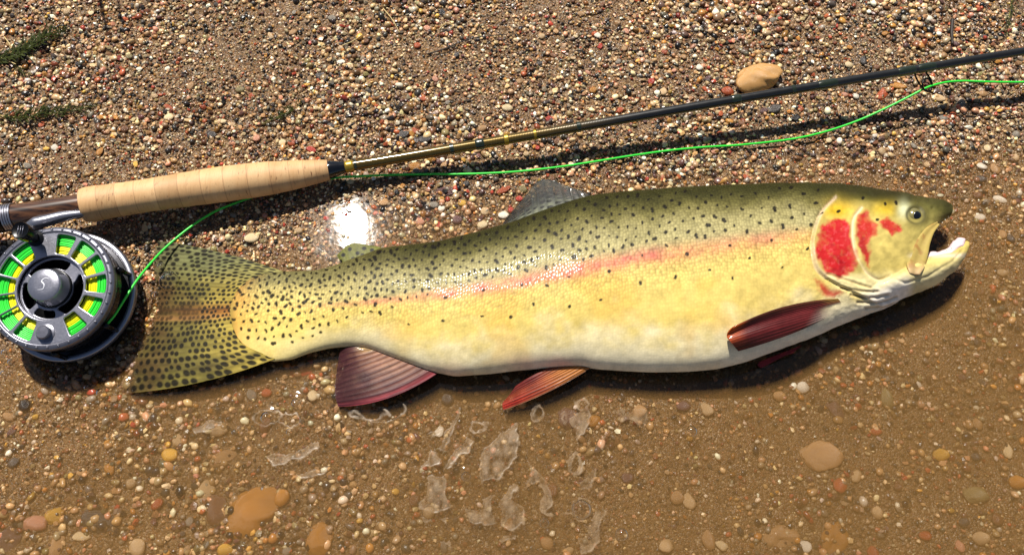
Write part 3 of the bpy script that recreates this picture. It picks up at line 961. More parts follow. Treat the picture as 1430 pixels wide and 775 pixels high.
# eye
ec = hit(1278, 301.5, 0.0)
en = np.array([0.10, -0.30, 0.95]); en /= np.linalg.norm(en)
def ball(c, n, r, cap=1.0, nu=20, nv=32, flat=1.0):
    A = np.cross([1, 0, 0], n); A /= np.linalg.norm(A); B = np.cross(n, A)
    th = np.linspace(0.001, math.pi * cap, nu)
    prof = np.stack([np.sin(th) * r, np.cos(th) * r * flat], -1)
    return lathe(prof, nv, c, np.stack([A, B, n], 1))
er = 0.0064
v, f = ball(ec - en * er * 0.42, en, er, flat=0.8)
eye = mk('eye', v, f, M['iris'], trout)
v, f = ball(ec + en * er * 0.02 + np.array([0.0005, -0.0002, 0]), en, er * 0.62, 0.55, flat=0.66)
mk('pupil', v, f, M['pupil'], eye, origin=trout.location)
# eye sub-part keeps its place relative to the eye
eye.children[0].location = (0, 0, 0)

# maxilla plate along the gape
cl = [(1310, 312, 3), (1298, 323, 7), (1289, 338, 10.5), (1283, 355, 13), (1279, 370, 13), (1277, 383, 7.5)]
cs = spline(cl, 40)
nn = 18
VV = []
for i, (x, y, w) in enumerate(cs):
    tx, ty = np.gradient(cs[:, 0])[i], np.gradient(cs[:, 1])[i]; l = math.hypot(tx, ty)
    nx, ny = -ty / l, tx / l
    zz = hit(x - 4, y, 0)[2] + 0.0005
    for j in range(nn):
        a = 2 * math.pi * j / nn
        p = at(x + nx * w * math.cos(a), y + ny * w * math.cos(a), zz)
        hh = 0.0011 * math.sin(a) - 0.0011 * max(0, 1 - (math.cos(a) / 0.6) ** 2) * (1 if math.sin(a) > 0 else 0)
        p = p + np.array([0, 0, hh])
        VV.append(p)
VV = np.array(VV)
px_, py_ = proj(VV)
mc = np.zeros((len(VV), 3)); mc[:] = srgb((172, 150, 82))
nzz = fbm(px_ / 6, py_ / 6, 3, 3)
mc = blend(mc, srgb((150, 112, 60)), sstep(0.0, 0.4, nzz))
mc = blend(mc, srgb((196, 164, 128)), sstep(362, 382, py_) * 0.7)
mc = blend(mc, srgb((120, 100, 56)), np.exp(-((px_ - np.interp(py_, cs[:, 1], cs[:, 0]) + 1) / 3.5) ** 2) * 0.4)
f = [tuple(q) for q in grid_faces(len(cs), nn, True)] + [tuple(range(nn)), tuple(range((len(cs) - 1) * nn, len(cs) * nn))]
mk('jaw_plate', VV, f, M['skin'], trout, attrs={'col': np.c_[mc, np.ones(len(VV))], 'suv': VV * 0, 'scale': np.zeros(len(VV))})
# tongue and mouth lining
tp = [at(x, y, z * MM) for x, y, z in ((1280, 364, 18), (1298, 360, 19), (1314, 358, 20), (1327, 352, 20), (1338, 342, 19), (1345, 335, 18))]
tp = spline(tp, 24)
v, f = tube(tp, ip(np.linspace(0, 1, 24), [(0, 0.0045), (0.35, 0.0042), (0.55, 0.0032), (0.75, 0.0036), (0.9, 0.0038), (0.97, 0.0024), (1, 0.0008)]), 24)
nzt = np.stack([noise(v[:, 0] * 420, v[:, 1] * 420 + v[:, 2] * 300, q) for q in (1, 2, 3)], -1)
v = v + nzt * 0.0016
mk('tongue', v, f, M['flesh'], trout)
tt = []
for x, y in ((1307, 318), (1311, 314), (1315, 310), (1319, 306), (1323, 301), (1326, 297)):
    p = at(x, y, 0.0195)
    tt.append(tube([p, p + np.array([0.0004, -0.0014, 0.0003])], [0.00055, 0.0001], 6))
for x, y in ((1322, 350), (1329, 347), (1336, 341)):
    p = at(x, y, 0.0225)
    tt.append(tube([p, p + np.array([0, 0.0012, 0.0005])], [0.0005, 0.0001], 6))
v, f = join(tt)
mk('teeth', v, f, M['tooth'], trout)

# ------------------------------------------------------------------ fly rod
def rodp(lst, n):
    return spline([at(x, y, z * MM) for x, y, z in lst], n)


rod = thing('fly_rod', 'slim dark fly rod with cork grip lying across the gravel', 'fishing rod', at(300, 262, 0.004))
CK = [(116, 287, 27), (200, 274, 24), (300, 259, 20.5), (400, 246, 17), (459, 237.5, 15.5)]
cp = rodp(CK, 140)
u = np.linspace(0, 1, 140)
cr = ip(u, [(0, 11.6), (0.012, 12.7), (0.03, 13.1), (0.12, 12.4), (0.25, 12.0), (0.38, 12.6), (0.52, 13.3), (0.66, 12.8), (0.82, 10.4), (0.95, 8.5), (0.985, 8.1), (1, 7.2)])
cr = np.convolve(np.pad(cr, 2, 'edge'), np.ones(5) / 5, 'valid') * MM
cr = cr * (1 + 0.006 * np.cos(u * 2 * math.pi * 13))
v, f = tube(cp, cr, 64)
cork = mk('cork_grip', v, f, M['cork'], rod, smooth='auto', attrs={'u': np.repeat(u, 64)})
# blank
BL = [(455, 238, 15.5), (600, 213.5, 18), (800, 179, 23), (1017, 141, 28.5), (1250, 102, 33.5), (1430, 72, 38)]
P0 = at(1250, 102, 0.0335); P1 = at(1430, 72, 0.038)
bl = np.vstack([[at(x, y, z * MM) for x, y, z in BL], P1 + (P1 - P0) * 2.0 - np.array([0, 0, 0.002]), P1 + (P1 - P0) * 6.0 - np.array([0, 0, 0.03])])
bp_ = spline(bl, 420)
pxr = proj(bp_)[0]
br_ = np.interp(bp_[:, 0], [bl[0, 0], bl[3, 0], bl[5, 0], bl[-1, 0]], [4.1, 3.5, 3.2, 1.5]) * MM
v, f = tube(bp_, br_, 24)
vpx = np.repeat(pxr, 24)
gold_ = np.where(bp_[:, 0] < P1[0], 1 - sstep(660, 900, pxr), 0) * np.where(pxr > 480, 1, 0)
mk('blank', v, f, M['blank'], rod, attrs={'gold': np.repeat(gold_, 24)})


def along(px0, px1, r_add, mat, name, n=8, prof=None):
    vis = bp_[:, 0] < P1[0] + 0.01
    X0 = np.interp(px0, pxr[vis], bp_[vis, 0]); X1 = np.interp(px1, pxr[vis], bp_[vis, 0])
    X = np.linspace(X0, X1, n)
    P = np.stack([np.interp(X, bp_[:, 0], bp_[:, i]) for i in range(3)], -1)
    rr = np.interp(X, bp_[:, 0], br_)
    tap = np.minimum(1, np.minimum(np.arange(n), np.arange(n)[::-1]) / 1.0 + 0.0) if prof is None else prof
    v, f = tube(P, rr + r_add * MM * tap, 24)
    return mk(name, v, f, mat, rod, smooth='auto')


along(457, 482, 1.9, M['black_gloss'], 'winding_check', 8, np.array([1.5, 1.5, 1.4, 1.1, 0.9, 0.6, 0.4, 0.2]))
along(482, 494, 0.5, M['gold_ring'], 'band')
for a, b, m_ in ((495, 499, 'thread'), (628, 634, 'thread'), (664, 676, 'thread'), (704, 710, 'gold_ring'), (745, 749, 'gold_ring'), (805, 811, 'thread'), (1021, 1034, 'thread'),
                 (1105, 1110, 'thread'), (1142, 1168, 'thread'), (1253, 1277, 'thread'), (1281, 1305, 'thread')):
    along(a, b, 0.45, M[m_], 'thread_wrap' if m_ == 'thread' else 'band')
# snake guide hanging from the blank
gp = [(1277, 99, 33), (1279, 108, 30), (1285, 119, 26), (1292, 126, 24), (1299, 127, 24), (1301, 119, 26), (1297, 111, 29), (1291, 111, 31), (1288, 119, 30), (1291, 126, 27), (1297, 128, 25),
      (1301, 122, 26), (1300, 112, 29), (1294, 103, 31), (1291, 99, 33)]
v, f = tube(spline([at(x, y, z * MM) for x, y, z in gp], 120), 0.0007, 8)
mk('line_guide', v, f, M['wire'], rod)
# reel seat
SEAT = [(-70, 318, 31), (0, 305.5, 30), (60, 296, 29), (118, 287, 27.5)]
sp_ = rodp(SEAT, 60)
spx = proj(sp_)[0]
v, f = tube(sp_, 0.0088, 40)
mk('reel_seat', v, f, M['walnut'], rod, smooth='auto')
def seatring(x0, x1, r, mat, name):
    m = [(x, np.interp(x, [-70, 0, 60, 118], [318, 305.5, 296, 287]), np.interp(x, [-70, 0, 60, 118], [31, 30, 29, 27.5])) for x in np.linspace(x0, x1, 5)]
    v, f = tube(np.array([at(*q[:2], q[2] * MM) for q in m]), r * MM, 40)
    return mk(name, v, f, mat, rod, smooth='auto')
seatring(-66, 6, 10.2, M['dark_metal'], 'locking_nut')
for k in range(4): seatring(8 + k * 3.4, 10.4 + k * 3.4, 9.9, M['silver'], 'ring')

# ------------------------------------------------------------------ fly reel
RT = math.radians(11)
AX = np.stack([[1, 0, 0], [0, math.cos(RT), math.sin(RT)], [0, -math.sin(RT), math.cos(RT)]], 1)   # columns X, Y, N
RC = at(71, 402, 0.040)
RR = 0.0432
reel = thing('fly_reel', 'silver large arbor fly reel with ported face and green line', 'fishing reel', RC - AX[:, 2] * 0.035)


def rl(P):
    return RC + np.asarray(P) @ AX.T


def plate(name, outer, holes, z, depth, mat, bev=0.0006):
    cu = bpy.data.curves.new('c', 'CURVE'); cu.dimensions = '2D'; cu.fill_mode = 'BOTH'
    cu.extrude = depth / 2; cu.bevel_depth = bev; cu.bevel_resolution = 2
    for loop in [outer] + holes:
        s = cu.splines.new('POLY'); s.points.add(len(loop) - 1); s.use_cyclic_u = True
        for p, q in zip(s.points, loop): p.co = (q[0], q[1], 0, 1)
    ob = bpy.data.objects.new('c', cu); COL.objects.link(ob)
    me = ob.to_mesh(); v = np.array([tuple(x.co) for x in me.vertices]); f = [tuple(p.vertices) for p in me.polygons]
    ob.to_mesh_clear(); bpy.data.objects.remove(ob)
    v[:, 2] += z
    return mk(name, rl(v), f, mat, reel, smooth='auto')


def circ(r, n=96, c=(0, 0)):
    return [(c[0] + r * math.cos(a), c[1] + r * math.sin(a)) for a in np.linspace(0, 2 * math.pi, n, endpoint=False)]


def sector(r0, r1, a0, a1, rc=0.0016, n=14, skew=0.0):
    """annular sector with rounded corners"""
    pts = []
    A = lambda r, a: (r * math.cos(a), r * math.sin(a))
    d1 = rc / r1; d0 = rc / r0
    pts += [A(r1, a) for a in np.linspace(a0 + d1, a1 - d1, n)]
    pts += [A(r1 - rc * 0.3, a1 - d1 * 0.3), A(r1 - rc, a1)]
    pts += [A(r0 + rc, a1 + skew), A(r0 + rc * 0.3, a1 + skew - d0 * 0.3)]
    pts += [A(r0, a) for a in np.linspace(a1 + skew - d0, a0 + skew + d0, n)]
    pts += [A(r0 + rc * 0.3, a0 + skew + d0 * 0.3), A(r0 + rc, a0 + skew), A(r1 - rc, a0), A(r1 - rc * 0.3, a0 + d1 * 0.3)]
    return pts


WIN = [79, 52.5, 28.5, 4.5, -22, -52, -114, -138, -160, 177.5, 154.5, 131]
deg = math.radians
holes = [sector(RR * 0.545, RR * 0.885, deg(a - 10.9), deg(a + 10.9)) for a in WIN]
plate('spool_face', circ(RR * 0.90), holes + [circ(RR * 0.53)], 0, 0.0012, M['silver'], 0.0005)
v, f = lathe([(RR * 0.895, -0.001), (RR * 0.90, 0.0014), (RR * 0.925, 0.0018), (RR * 0.985, 0.0010), (RR, -0.0006), (RR * 1.0, -0.004), (RR * 0.97, -0.005), (RR * 0.9, -0.005), (RR * 0.895, -0.001)], 128)
mk('rim', rl(v), f, M['silver_dark'], reel)
for k in range(36):
    a = 2 * math.pi * (k + 0.5) / 36
    v, f = lathe([(0.0001, 0.0022), (0.0007, 0.0020), (0.0009, 0.0014)], 10, (RR * 0.95 * math.cos(a), RR * 0.95 * math.sin(a), 0.0002))
    mk('rivet', rl(v), f, M['silver'], reel)
arcs = [sector(RR * 0.32, RR * 0.49, deg(58), deg(152), 0.002), sector(RR * 0.31, RR * 0.49, deg(-62), deg(32), 0.002, skew=-0.2),
        sector(RR * 0.30, RR * 0.49, deg(166), deg(228), 0.002), sector(RR * 0.34, RR * 0.49, deg(236), deg(284), 0.002)]
plate('hub_plate', circ(RR * 0.515), arcs, -0.0035, 0.0012, M['silver'], 0.0005)
v, f = lathe([(RR * 0.535, -0.001), (RR * 0.53, -0.005), (RR * 0.515, -0.014), (0.0001, -0.014)], 96)
mk('arbor', rl(v), f, M['dark_metal'], reel)
# wound line: ridged coils seen through the ports
def coils(r0, r1, z, pitch, name, mat):
    pr = []
    n = max(2, int((r1 - r0) / pitch))
    for i in range(n):
        rc = r0 + (i + 0.5) * (r1 - r0) / n; h = (r1 - r0) / n / 2
        for a in np.linspace(math.pi, 0, 7): pr.append((rc + h * math.cos(a), z + h * math.sin(a) + 0.0003 * math.sin(i * 2.3)))
    pr.append((r1, z - 0.016)); pr.append((r0, z - 0.016))
    v, f = lathe(pr, 128); return mk(name, rl(v), f, mat, reel)
coils(RR * 0.545, RR * 0.70, -0.0030, 0.0011, 'wound_line', M['line_yellow'])
coils(RR * 0.701, RR * 0.885, -0.0026, 0.0011, 'wound_line', M['line_green'])
# hub cap
v, f = lathe([(RR * 0.30, -0.004), (RR * 0.29, 0.000), (RR * 0.268, 0.001), (RR * 0.265, 0.0078), (RR * 0.255, 0.0092), (RR * 0.235, 0.0098), (RR * 0.12, 0.0101), (0.0001, 0.0102)], 96)
cap_ = mk('hub_cap', rl(v), f, M['silver'], reel)
a = np.linspace(-0.5, 1, 30)
sp2 = spline([(0.0042, 0.0038, 0.0099), (0.001, 0.0044, 0.0101), (-0.0012, 0.0022, 0.0102), (0.0008, -0.0004, 0.0103), (0.0002, -0.0032, 0.0102), (-0.0036, -0.0036, 0.0100)], 40)
v, f = tube(rl(sp2), ip(np.linspace(0, 1, 40), [(0, 0.0001), (0.5, 0.0005), (1, 0.0001)]), 8)
mk('emblem', v, f, M['logo'], cap_, origin=reel.location); cap_.children[0].location = (0, 0, 0)
v, f = lathe([(RR * 0.315, -0.004), (RR * 0.315, -0.001), (RR * 0.30, -0.0005), (RR * 0.29, -0.0005)], 64)
mk('drag_collar', rl(v), f, M['dark_metal'], reel)
# handle knob and counterweight
hk = np.array([-0.0142, 0.0345, 0])
v, f = lathe([(0.0056, -0.001), (0.0056, 0.002), (0.0036, 0.003), (0.0034, 0.010), (0.0056, 0.012), (0.0060, 0.020), (0.0056, 0.0212), (0.0048, 0.0208), (0.0001, 0.0205)], 40, hk)
kn = mk('handle', rl(v), f, M['dark_metal'], reel, smooth='auto')
for k in (-1, 0, 1):
    p = rl([hk + [k * 0.0016, -0.003, 0.0208], hk + [k * 0.0016, 0.003, 0.0208]])
    v, f = tube(p, 0.0003, 6); g = mk('groove', v, f, M['silver_dark'], kn, origin=reel.location); g.location = (0, 0, 0)
cw = np.array([0.001, -0.0315, 0])
v, f = lathe([(0.0065, -0.001), (0.0062, 0.0015), (0.0046, 0.002), (0.0046, 0.0052), (0.004, 0.006), (0.0001, 0.0061)], 36, cw)
mk('counterweight', rl(v), f, M['silver_dark'], reel, smooth='auto')
# cage
v, f = lathe([(RR * 0.97, -0.0052), (RR * 0.985, -0.006), (RR * 0.985, -0.012), (RR * 0.93, -0.0125), (RR * 0.93, -0.024), (RR * 0.99, -0.0245), (RR * 1.0, -0.030), (RR * 0.95, -0.034), (0.0001, -0.034)], 128)
mk('cage', rl(v), f, M['gunmetal_cage'], reel, smooth='auto')
v, f = lathe([(RR * 1.0, -0.0245), (RR * 1.06, -0.0240), (RR * 1.085, -0.0255), (RR * 1.085, -0.0285), (RR * 1.05, -0.0295), (RR * 1.0, -0.0295), (RR * 1.0, -0.0245)], 128)
mk('frame_ring', rl(v), f, M['silver'], reel)
for k in range(7):
    a = deg(20 + k * 51)
    p = rl([[RR * 1.02 * math.cos(a), RR * 1.02 * math.sin(a), -0.006], [RR * 1.03 * math.cos(a), RR * 1.03 * math.sin(a), -0.026]])
    if k in (1, 2): continue
    v, f = tube(p, 0.0017, 10); mk('cage_pillar', v, f, M['gunmetal_cage'], reel)
# reel foot
A0 = at(40, 322, 0.030); A1 = at(58, 308, 0.029)
v, f = tube(spline([at(26, 345, 0.026), at(44, 322, 0.029), at(62, 306, 0.030)], 10), 0.0045, 4)
mk('foot_stem', v, f, M['silver_dark'], reel)
fp = spline([at(x, y, z * MM) for x, y, z in ((38, 314, 35), (62, 309, 35), (90, 302, 33), (124, 297, 30))], 30)
v, f = tube(fp, ip(np.linspace(0, 1, 30), [(0, 0.002), (0.15, 0.0045), (0.6, 0.004), (1, 0.0022)]), 12)
mk('foot', v, f, M['silver'], reel)

# ------------------------------------------------------------------ fly line
LN = [(150, 452, 26), (160, 440, 24), (174, 418, 22), (188, 396, 20), (205, 374, 16), (230, 347, 11), (262, 320, 8), (292, 300, 6), (320, 287, 5), (370, 270, 5), (420, 258, 5), (466, 249, 5), (500, 246.5, 4.5),
      (545, 244.5, 4), (600, 243.5, 3.5), (660, 243, 3.5), (720, 240, 3.5), (780, 233.5, 3.5), (830, 226, 3.5), (880, 218, 3.5), (930, 211, 3.5), (980, 206, 3.5), (1030, 203, 3.5), (1080, 198, 4), (1120, 192, 5),
      (1160, 182, 7), (1200, 168, 11), (1240, 150, 17), (1270, 135, 22), (1296, 122, 26), (1320, 115.5, 27), (1345, 113.5, 27), (1375, 114.5, 27), (1405, 115, 27), (1440, 114, 27), (1520, 104, 26)]
v, f = tube(spline([at(x, y, z * MM) for x, y, z in LN], 300), 0.00085, 10)
line = mk('fly_line', v, f, M['line_green'], None, origin=at(700, 241, 0.008))
tag(line, 'thin bright green fly line running from reel through guide', 'fishing line')

# ------------------------------------------------------------------ stones
def ico(sub):
    bm = bmesh.new(); bmesh.ops.create_icosphere(bm, subdivisions=sub, radius=1.0)
    bm.verts.ensure_lookup_table()
    v = np.array([tuple(x.co) for x in bm.verts]); f = np.array([[w.index for w in q.verts] for q in bm.faces]); bm.free()
    return v, f


PAL = {'tan': (176, 140, 98), 'beige': (196, 168, 128), 'cream': (220, 200, 160), 'white': (226, 220, 206), 'grey': (132, 124, 112), 'dark grey': (72, 68, 66), 'black': (38, 36, 36),
       'rust': (164, 80, 44), 'red': (166, 60, 44), 'ochre': (172, 120, 50), 'yellow': (212, 168, 70), 'brown': (116, 80, 54), 'purple brown': (98, 70, 68), 'pink': (196, 142, 116), 'olive': (128, 116, 78)}
PN = list(PAL); PC = np.array([srgb(PAL[k]) for k in PN])
PW = np.array([.19, .16, .10, .055, .10, .11, .07, .05, .014, .055, .015, .13, .06, .05, .04]); PW /= PW.sum()


def stones(n, sub, smin, smax, seed, dens, bump=0.22, power=2.2, lift=0.15, box=(-140, 1570, -90, 860)):
    r = np.random.default_rng(seed)
    px = r.uniform(box[0], box[1], n * 4); py = r.uniform(box[2], box[3], n * 4)
    keep = r.random(n * 4) < dens(px, py)
    px, py = px[keep][:n], py[keep][:n]; n = len(px)
    P = at(px, py, 0.0); gz = ground_z(P[:, 0], P[:, 1])
    size = smin + (smax - smin) * r.random(n) ** power
    size = size * np.clip(1.0 + 0.75 * fbm(px / 120, py / 90, 161, 3), 0.6, 1.5)
    V0, F0 = ico(sub)
    k = len(V0)
    sc = size[:, None] * np.stack([r.uniform(0.85, 1.35, n), r.uniform(0.7, 1.05, n), r.uniform(0.55, 0.85, n)], -1) / 2
    d = 1 + bump * r.normal(size=(n, k)).clip(-1.5, 1.5) * 0.6
    L = V0[None] * d[..., None] * sc[:, None, :]
    a = r.uniform(0, 2 * np.pi, n); b = r.normal(0, 0.35, n)
    cb, sb = np.cos(b)[:, None], np.sin(b)[:, None]
    x, y, z = L[..., 0] * cb - L[..., 2] * sb, L[..., 1], L[..., 0] * sb + L[..., 2] * cb
    ca, sa = np.cos(a)[:, None], np.sin(a)[:, None]
    V = np.stack([x * ca - y * sa, x * sa + y * ca, z], -1)
    V += np.stack([P[:, 0], P[:, 1], gz + size * lift], -1)[:, None, :]
    Fa = (F0[None] + (np.arange(n) * k)[:, None, None]).reshape(-1, 3)
    ci = r.choice(len(PN), n, p=PW)
    c = PC[ci]; c = c * 0.82 + c.mean(1, keepdims=True) * np.array([1.18, 1.0, 0.76]) * 0.18
    c = c * np.array([1.08, 1.0, 0.88]) * r.uniform(0.4, 1.4, (n, 1)) * (1 + r.normal(0, 0.05, (n, 3)))
    C = np.repeat(np.c_[np.clip(c, 0.005, 0.95), np.ones(n)], k, 0)
    return V.reshape(-1, 3), Fa, C


# where the fish and reel lie nothing can be seen
def hidden(px, py):
    m = np.zeros(px.shape, bool)
    inb = (px > 330) & (px < 1240)
    m |= inb & (py > yt(np.clip(px, 320, 1320)) + 45) & (py < yb(np.clip(px, 320, 1240)) - 6)
    m |= np.hypot(px - 85, py - 415) < 60
    return m


def dens_fine(px, py):
    s = py - ips(px, WL, 14)
    n = fbm(px / 110, py / 80, 61, 3)
    d = np.where(s < 0, 0.86 + 1.0 * n, 0.62 * np.exp(-s / 160) + 0.14 + 0.25 * n)
    return np.clip(d, 0.06, 1) * ~hidden(px, py)


def dens_mid(px, py):
    n = fbm(px / 70, py / 60, 91, 3)
    s = py - ips(px, WL, 14)
    d = 0.34 + 0.7 * n
    d = d + 0.5 * np.exp(-((px - 610) / 120) ** 2 - ((py - 290) / 45) ** 2) + 0.3 * (py < 120) * (px > 480)
    d = d + 0.35 * np.exp(-((px - 330) / 120) ** 2 - ((py - 570) / 50) ** 2)
    d = np.where(s > 60, d * 0.5, d)
    return np.clip(d, 0.02, 1) * ~hidden(px, py)


ga = stones(60000, 1, 0.0014, 0.0043, 5, dens_fine, 0.32, 1.9, 0.24)
gb = stones(6400, 2, 0.0028, 0.0056, 6, dens_mid, 0.16, 1.6, 0.24)
def dens_out(px, py):
    out = np.maximum(np.maximum(-130 - px, px - 1560), np.maximum(-80 - py, py - 850))
    return np.where(out > -10, np.exp(-np.maximum(out, 0) / 220.0), 0.0)


gc = stones(12000, 1, 0.0018, 0.0048, 8, dens_out, 0.3, 1.8, 0.2, (-900, 2330, -560, 1250))
Va = np.vstack([ga[0], gb[0], gc[0]]); Fa = np.vstack([ga[1], gb[1] + len(ga[0]), gc[1] + len(ga[0]) + len(gb[0])]); Ca = np.vstack([ga[2], gb[2], gc[2]])
grav = mk('gravel', Va, Fa, M['gravel'], attrs={'col': Ca})
fs_ = np.ones(len(grav.data.polygons), bool); fs_[:len(ga[1])] = np.repeat(np.random.default_rng(2).random(len(ga[1]) // 20) < 0.35, 20)
grav.data.polygons.foreach_set('use_smooth', fs_)
tag(grav, 'fine mixed gravel and grit strewn over the sand', kind='stuff')

# single pebbles
def pebble_mesh(seed, sub=3, lump=0.28):
    r = np.random.default_rng(seed)
    v, f = ico(sub)
    k = r.normal(size=(9, 3)); k /= np.linalg.norm(k, axis=1)[:, None]
    am = r.uniform(-1, 1, 9) * lump
    d = np.ones(len(v))
    for kk, a in zip(k, am): d += a * np.exp(-((1 - v @ kk) / 0.35))
    # a few broad facets
    for q in range(5):
        nrm = r.normal(size=3); nrm /= np.linalg.norm(nrm); h = r.uniform(0.72, 0.9)
        dd = (v * d[:, None]) @ nrm
        d = np.where(dd > h, d * (1 - 0.75 * (dd - h) / dd), d)
    d += (0.02 if sub < 4 else 0.006) * r.normal(size=len(v)) + lump * 0.55 * (fbm(v[:, 0] * 1.6 + v[:, 2] * 1.2 + seed, v[:, 1] * 1.6 - v[:, 2] * 0.7 + seed, seed, 4))
    v = v * d[:, None]
    me = bpy.data.meshes.new('pebble'); me.from_pydata((v * 0.5).tolist(), [], f.tolist())
    me.polygons.foreach_set('use_smooth', np.ones(len(f), bool)); me.materials.append(M['pebble'])
    return me


PM = [pebble_mesh(100 + i, 2) for i in range(10)]
PMB = [pebble_mesh(300 + i, 4, 0.5) for i in range(6)]
placed = []


def zone(px, py):
    if px < 200 and py > 300 and py < 470: return 'beside the reel', 'beside the reel'
    rodl = ip(px, [(-200, 330), (116, 287), (458, 237), (1430, 72), (1700, 30)])
    part = 'cork grip' if px < 470 else ('gold rod section' if px < 800 else ('big tan stone' if px < 1160 else 'line guide'))
    if py < rodl - 95: return f'on grit far behind the {part}', f'far behind the {part}'
    if py < rodl: return f'on grit close behind the {part}', f'close behind the {part}'
    if px > 1240 and py < 420: return "between the rod and the trout's snout", 'by the snout'
    if py < yt(np.clip(px, 320, 1320)):
        part = 'tail' if px < 470 else ('adipose fin' if px < 600 else ('dorsal fin' if px < 840 else ("back" if px < 1080 else "head")))
        return f"between the rod and the trout's {part}", f'between rod and trout {part}'
    if px < 480 and py < 600: return 'under water beneath the tail fin edge', 'by the tail fin'
    if px < 640: return 'under cloudy water off the anal fin', 'off the anal fin'
    if px < 1000: return 'under cloudy water off the belly', 'off the belly'
    return 'under shallow water off the lower jaw', 'off the lower jaw'


def pebble(px, py, w, h, ang, colour, label=None, big=False, height=0.6, jit=True):
    p = at(px, py, 0.0)
    gz = float(ground_z(p[0:1], p[1:2])[0])
    p = at(px, py, gz)
    W = w * 0.00052; Hh = h * 0.00052 / math.cos(TILT) * 0.97; T = min(W, Hh) * height
    o = bpy.data.objects.new('pebble', random.choice(PMB if big else PM))
    COL.objects.link(o)
    o.location = (p[0], p[1], gz + T * (-0.06 if big else 0.28))
    o.scale = (W * 1.08, Hh * 1.08, T)
    o.rotation_euler = (0 if big else random.uniform(-0.25, 0.25), 0 if big else random.uniform(-0.25, 0.25), math.radians(ang))
    c = srgb(PAL[colour]) * (random.uniform(0.85, 1.15) if jit else 1.0)
    o.color = (*np.clip(c, 0, 1), 1)
    zn, zg = zone(px, py)
    size = 'sizeable' if max(w, h) > 21 else ('small' if max(w, h) > 11.5 else 'tiny')
    if label: tag(o, label, 'pebble')
    else: tag(o, f'{size} {colour} pebble lying {zn}', 'pebble', f'{size} {colour} pebbles {zg}')
    placed.append((px, py, max(w, h)))
    return o


st = pebble(1057, 113, 54, 34, 8, 'beige', 'large lumpy golden tan stone touching the far side of the rod', True, 0.8, False)
st.name = 'stone'; st.color = (*srgb((206, 160, 100)), 1); st.location.z += 0.006
st = pebble(355, 709, 54, 44, 20, 'ochre', 'broad ochre stone under water, biggest one off the tail fin', True, 0.46, False); st.name = 'stone'
HAND = '''352 333 18 16 20 cream|418 323 14 11 0 beige|580 234 20 14 10 ochre|285 690 22 34 -25 beige|77 720 26 20 20 yellow|12 754 26 32 0 purple_brown|45 729 34 22 10 pink|135 727 44 26 -10 dark_grey
302 714 24 34 10 brown|395 696 22 24 0 ochre|221 704 20 16 30 rust|317 767 20 16 0 yellow|445 754 28 34 -20 ochre|116 660 16 9 0 tan|312 638 26 16 10 tan|249 616 14 16 0 beige|418 520 27 11 8 red|438 553 16 20 20 cream
373 548 14 12 0 rust|305 603 22 13 10 beige|113 749 20 11 5 cream|78 762 15 27 -10 tan|194 764 20 20 30 beige|20 646 16 12 0 dark_grey|1140 640 44 30 10 tan|1313 636 24 18 -15 yellow|1396 279 20 11 -20 white
1369 251 20 13 -15 dark_grey|1388 237 14 16 0 tan|1368 305 18 14 -10 white|1377 283 14 11 20 grey|1365 274 16 14 0 brown|1399 328 12 14 0 tan|1411 334 14 14 0 dark_grey|1369 233 15 13 0 white|1294 231 11 10 0 beige
1316 167 19 14 -20 grey|1330 163 14 10 0 rust|1378 208 14 12 40 cream|1232 132 28 13 55 rust|1252 121 24 12 -5 ochre|1260 130 11 9 0 rust|1311 138 19 10 -40 beige|1195 136 12 12 -40 white|1081 153 17 14 20 dark_grey
1067 156 15 11 0 purple_brown|1185 91 13 11 0 cream|1205 86 12 15 0 dark_grey|1297 27 12 10 0 white|1015 129 18 13 0 rust|1042 248 13 10 0 rust|1120 542 19 17 0 white|1166 573 18 28 20 purple_brown|1222 603 17 11 0 rust
1172 678 15 17 0 rust|945 695 19 17 0 tan|961 700 15 19 0 beige|1165 755 28 42 -20 ochre|1090 752 40 28 0 tan|930 763 19 17 0 beige|1355 690 36 24 15 olive|1420 672 22 17 0 ochre|537 284 15 12 10 tan|601 259 12 10 20 rust
620 268 25 11 0 purple_brown|703 266 19 10 25 rust|646 285 14 12 -20 yellow|629 287 9 14 10 beige|606 287 13 12 0 grey|617 292 12 12 0 white|639 307 15 13 0 purple_brown|585 310 14 11 0 pink|612 315 9 11 0 red|677 296 12 13 -30 beige
703 301 13 12 0 white|673 315 15 13 0 cream|456 306 10 9 -30 red|542 326 11 9 -30 cream|593 327 10 9 0 beige|725 278 9 8 0 red|713 294 8 8 0 red|554 269 8 9 0 black|563 260 8 8 0 ochre|683 207 14 9 0 ochre|749 206 8 12 40 red
563 189 20 14 0 dark_grey|592 196 20 13 0 dark_grey|581 184 17 11 20 rust|793 585 26 24 0 purple_brown|708 152 16 11 0 cream|602 178 9 8 0 white|1372 132 12 9 0 tan|866 155 12 10 0 rust|838 66 9 11 0 red|743 41 9 9 0 ochre|622 57 11 9 0 cream
596 40 9 13 50 pink|395 200 11 10 0 cream|237 165 15 12 20 cream|237 152 18 9 -30 rust|296 190 16 13 0 dark_grey|352 135 10 10 0 rust|429 118 10 9 0 yellow|448 108 20 12 -20 dark_grey|310 170 12 8 0 cream|140 212 9 14 -25 ochre
476 88 13 9 0 white|128 20 9 8 0 cream|195 97 8 7 0 white|435 210 20 10 -35 red|408 200 10 10 0 rust|77 207 10 10 0 white|870 500 2 2 0 tan'''
for tok in HAND.replace('\n', '|').split('|'):
    q = tok.split()
    if int(q[2]) < 5: continue
    w, h = float(q[2]), float(q[3])
    pebble(float(q[0]), float(q[1]), w, h, float(q[4]), q[5].replace('_', ' '), None, max(w, h) > 24, 0.5 if max(w, h) > 24 else 0.55)
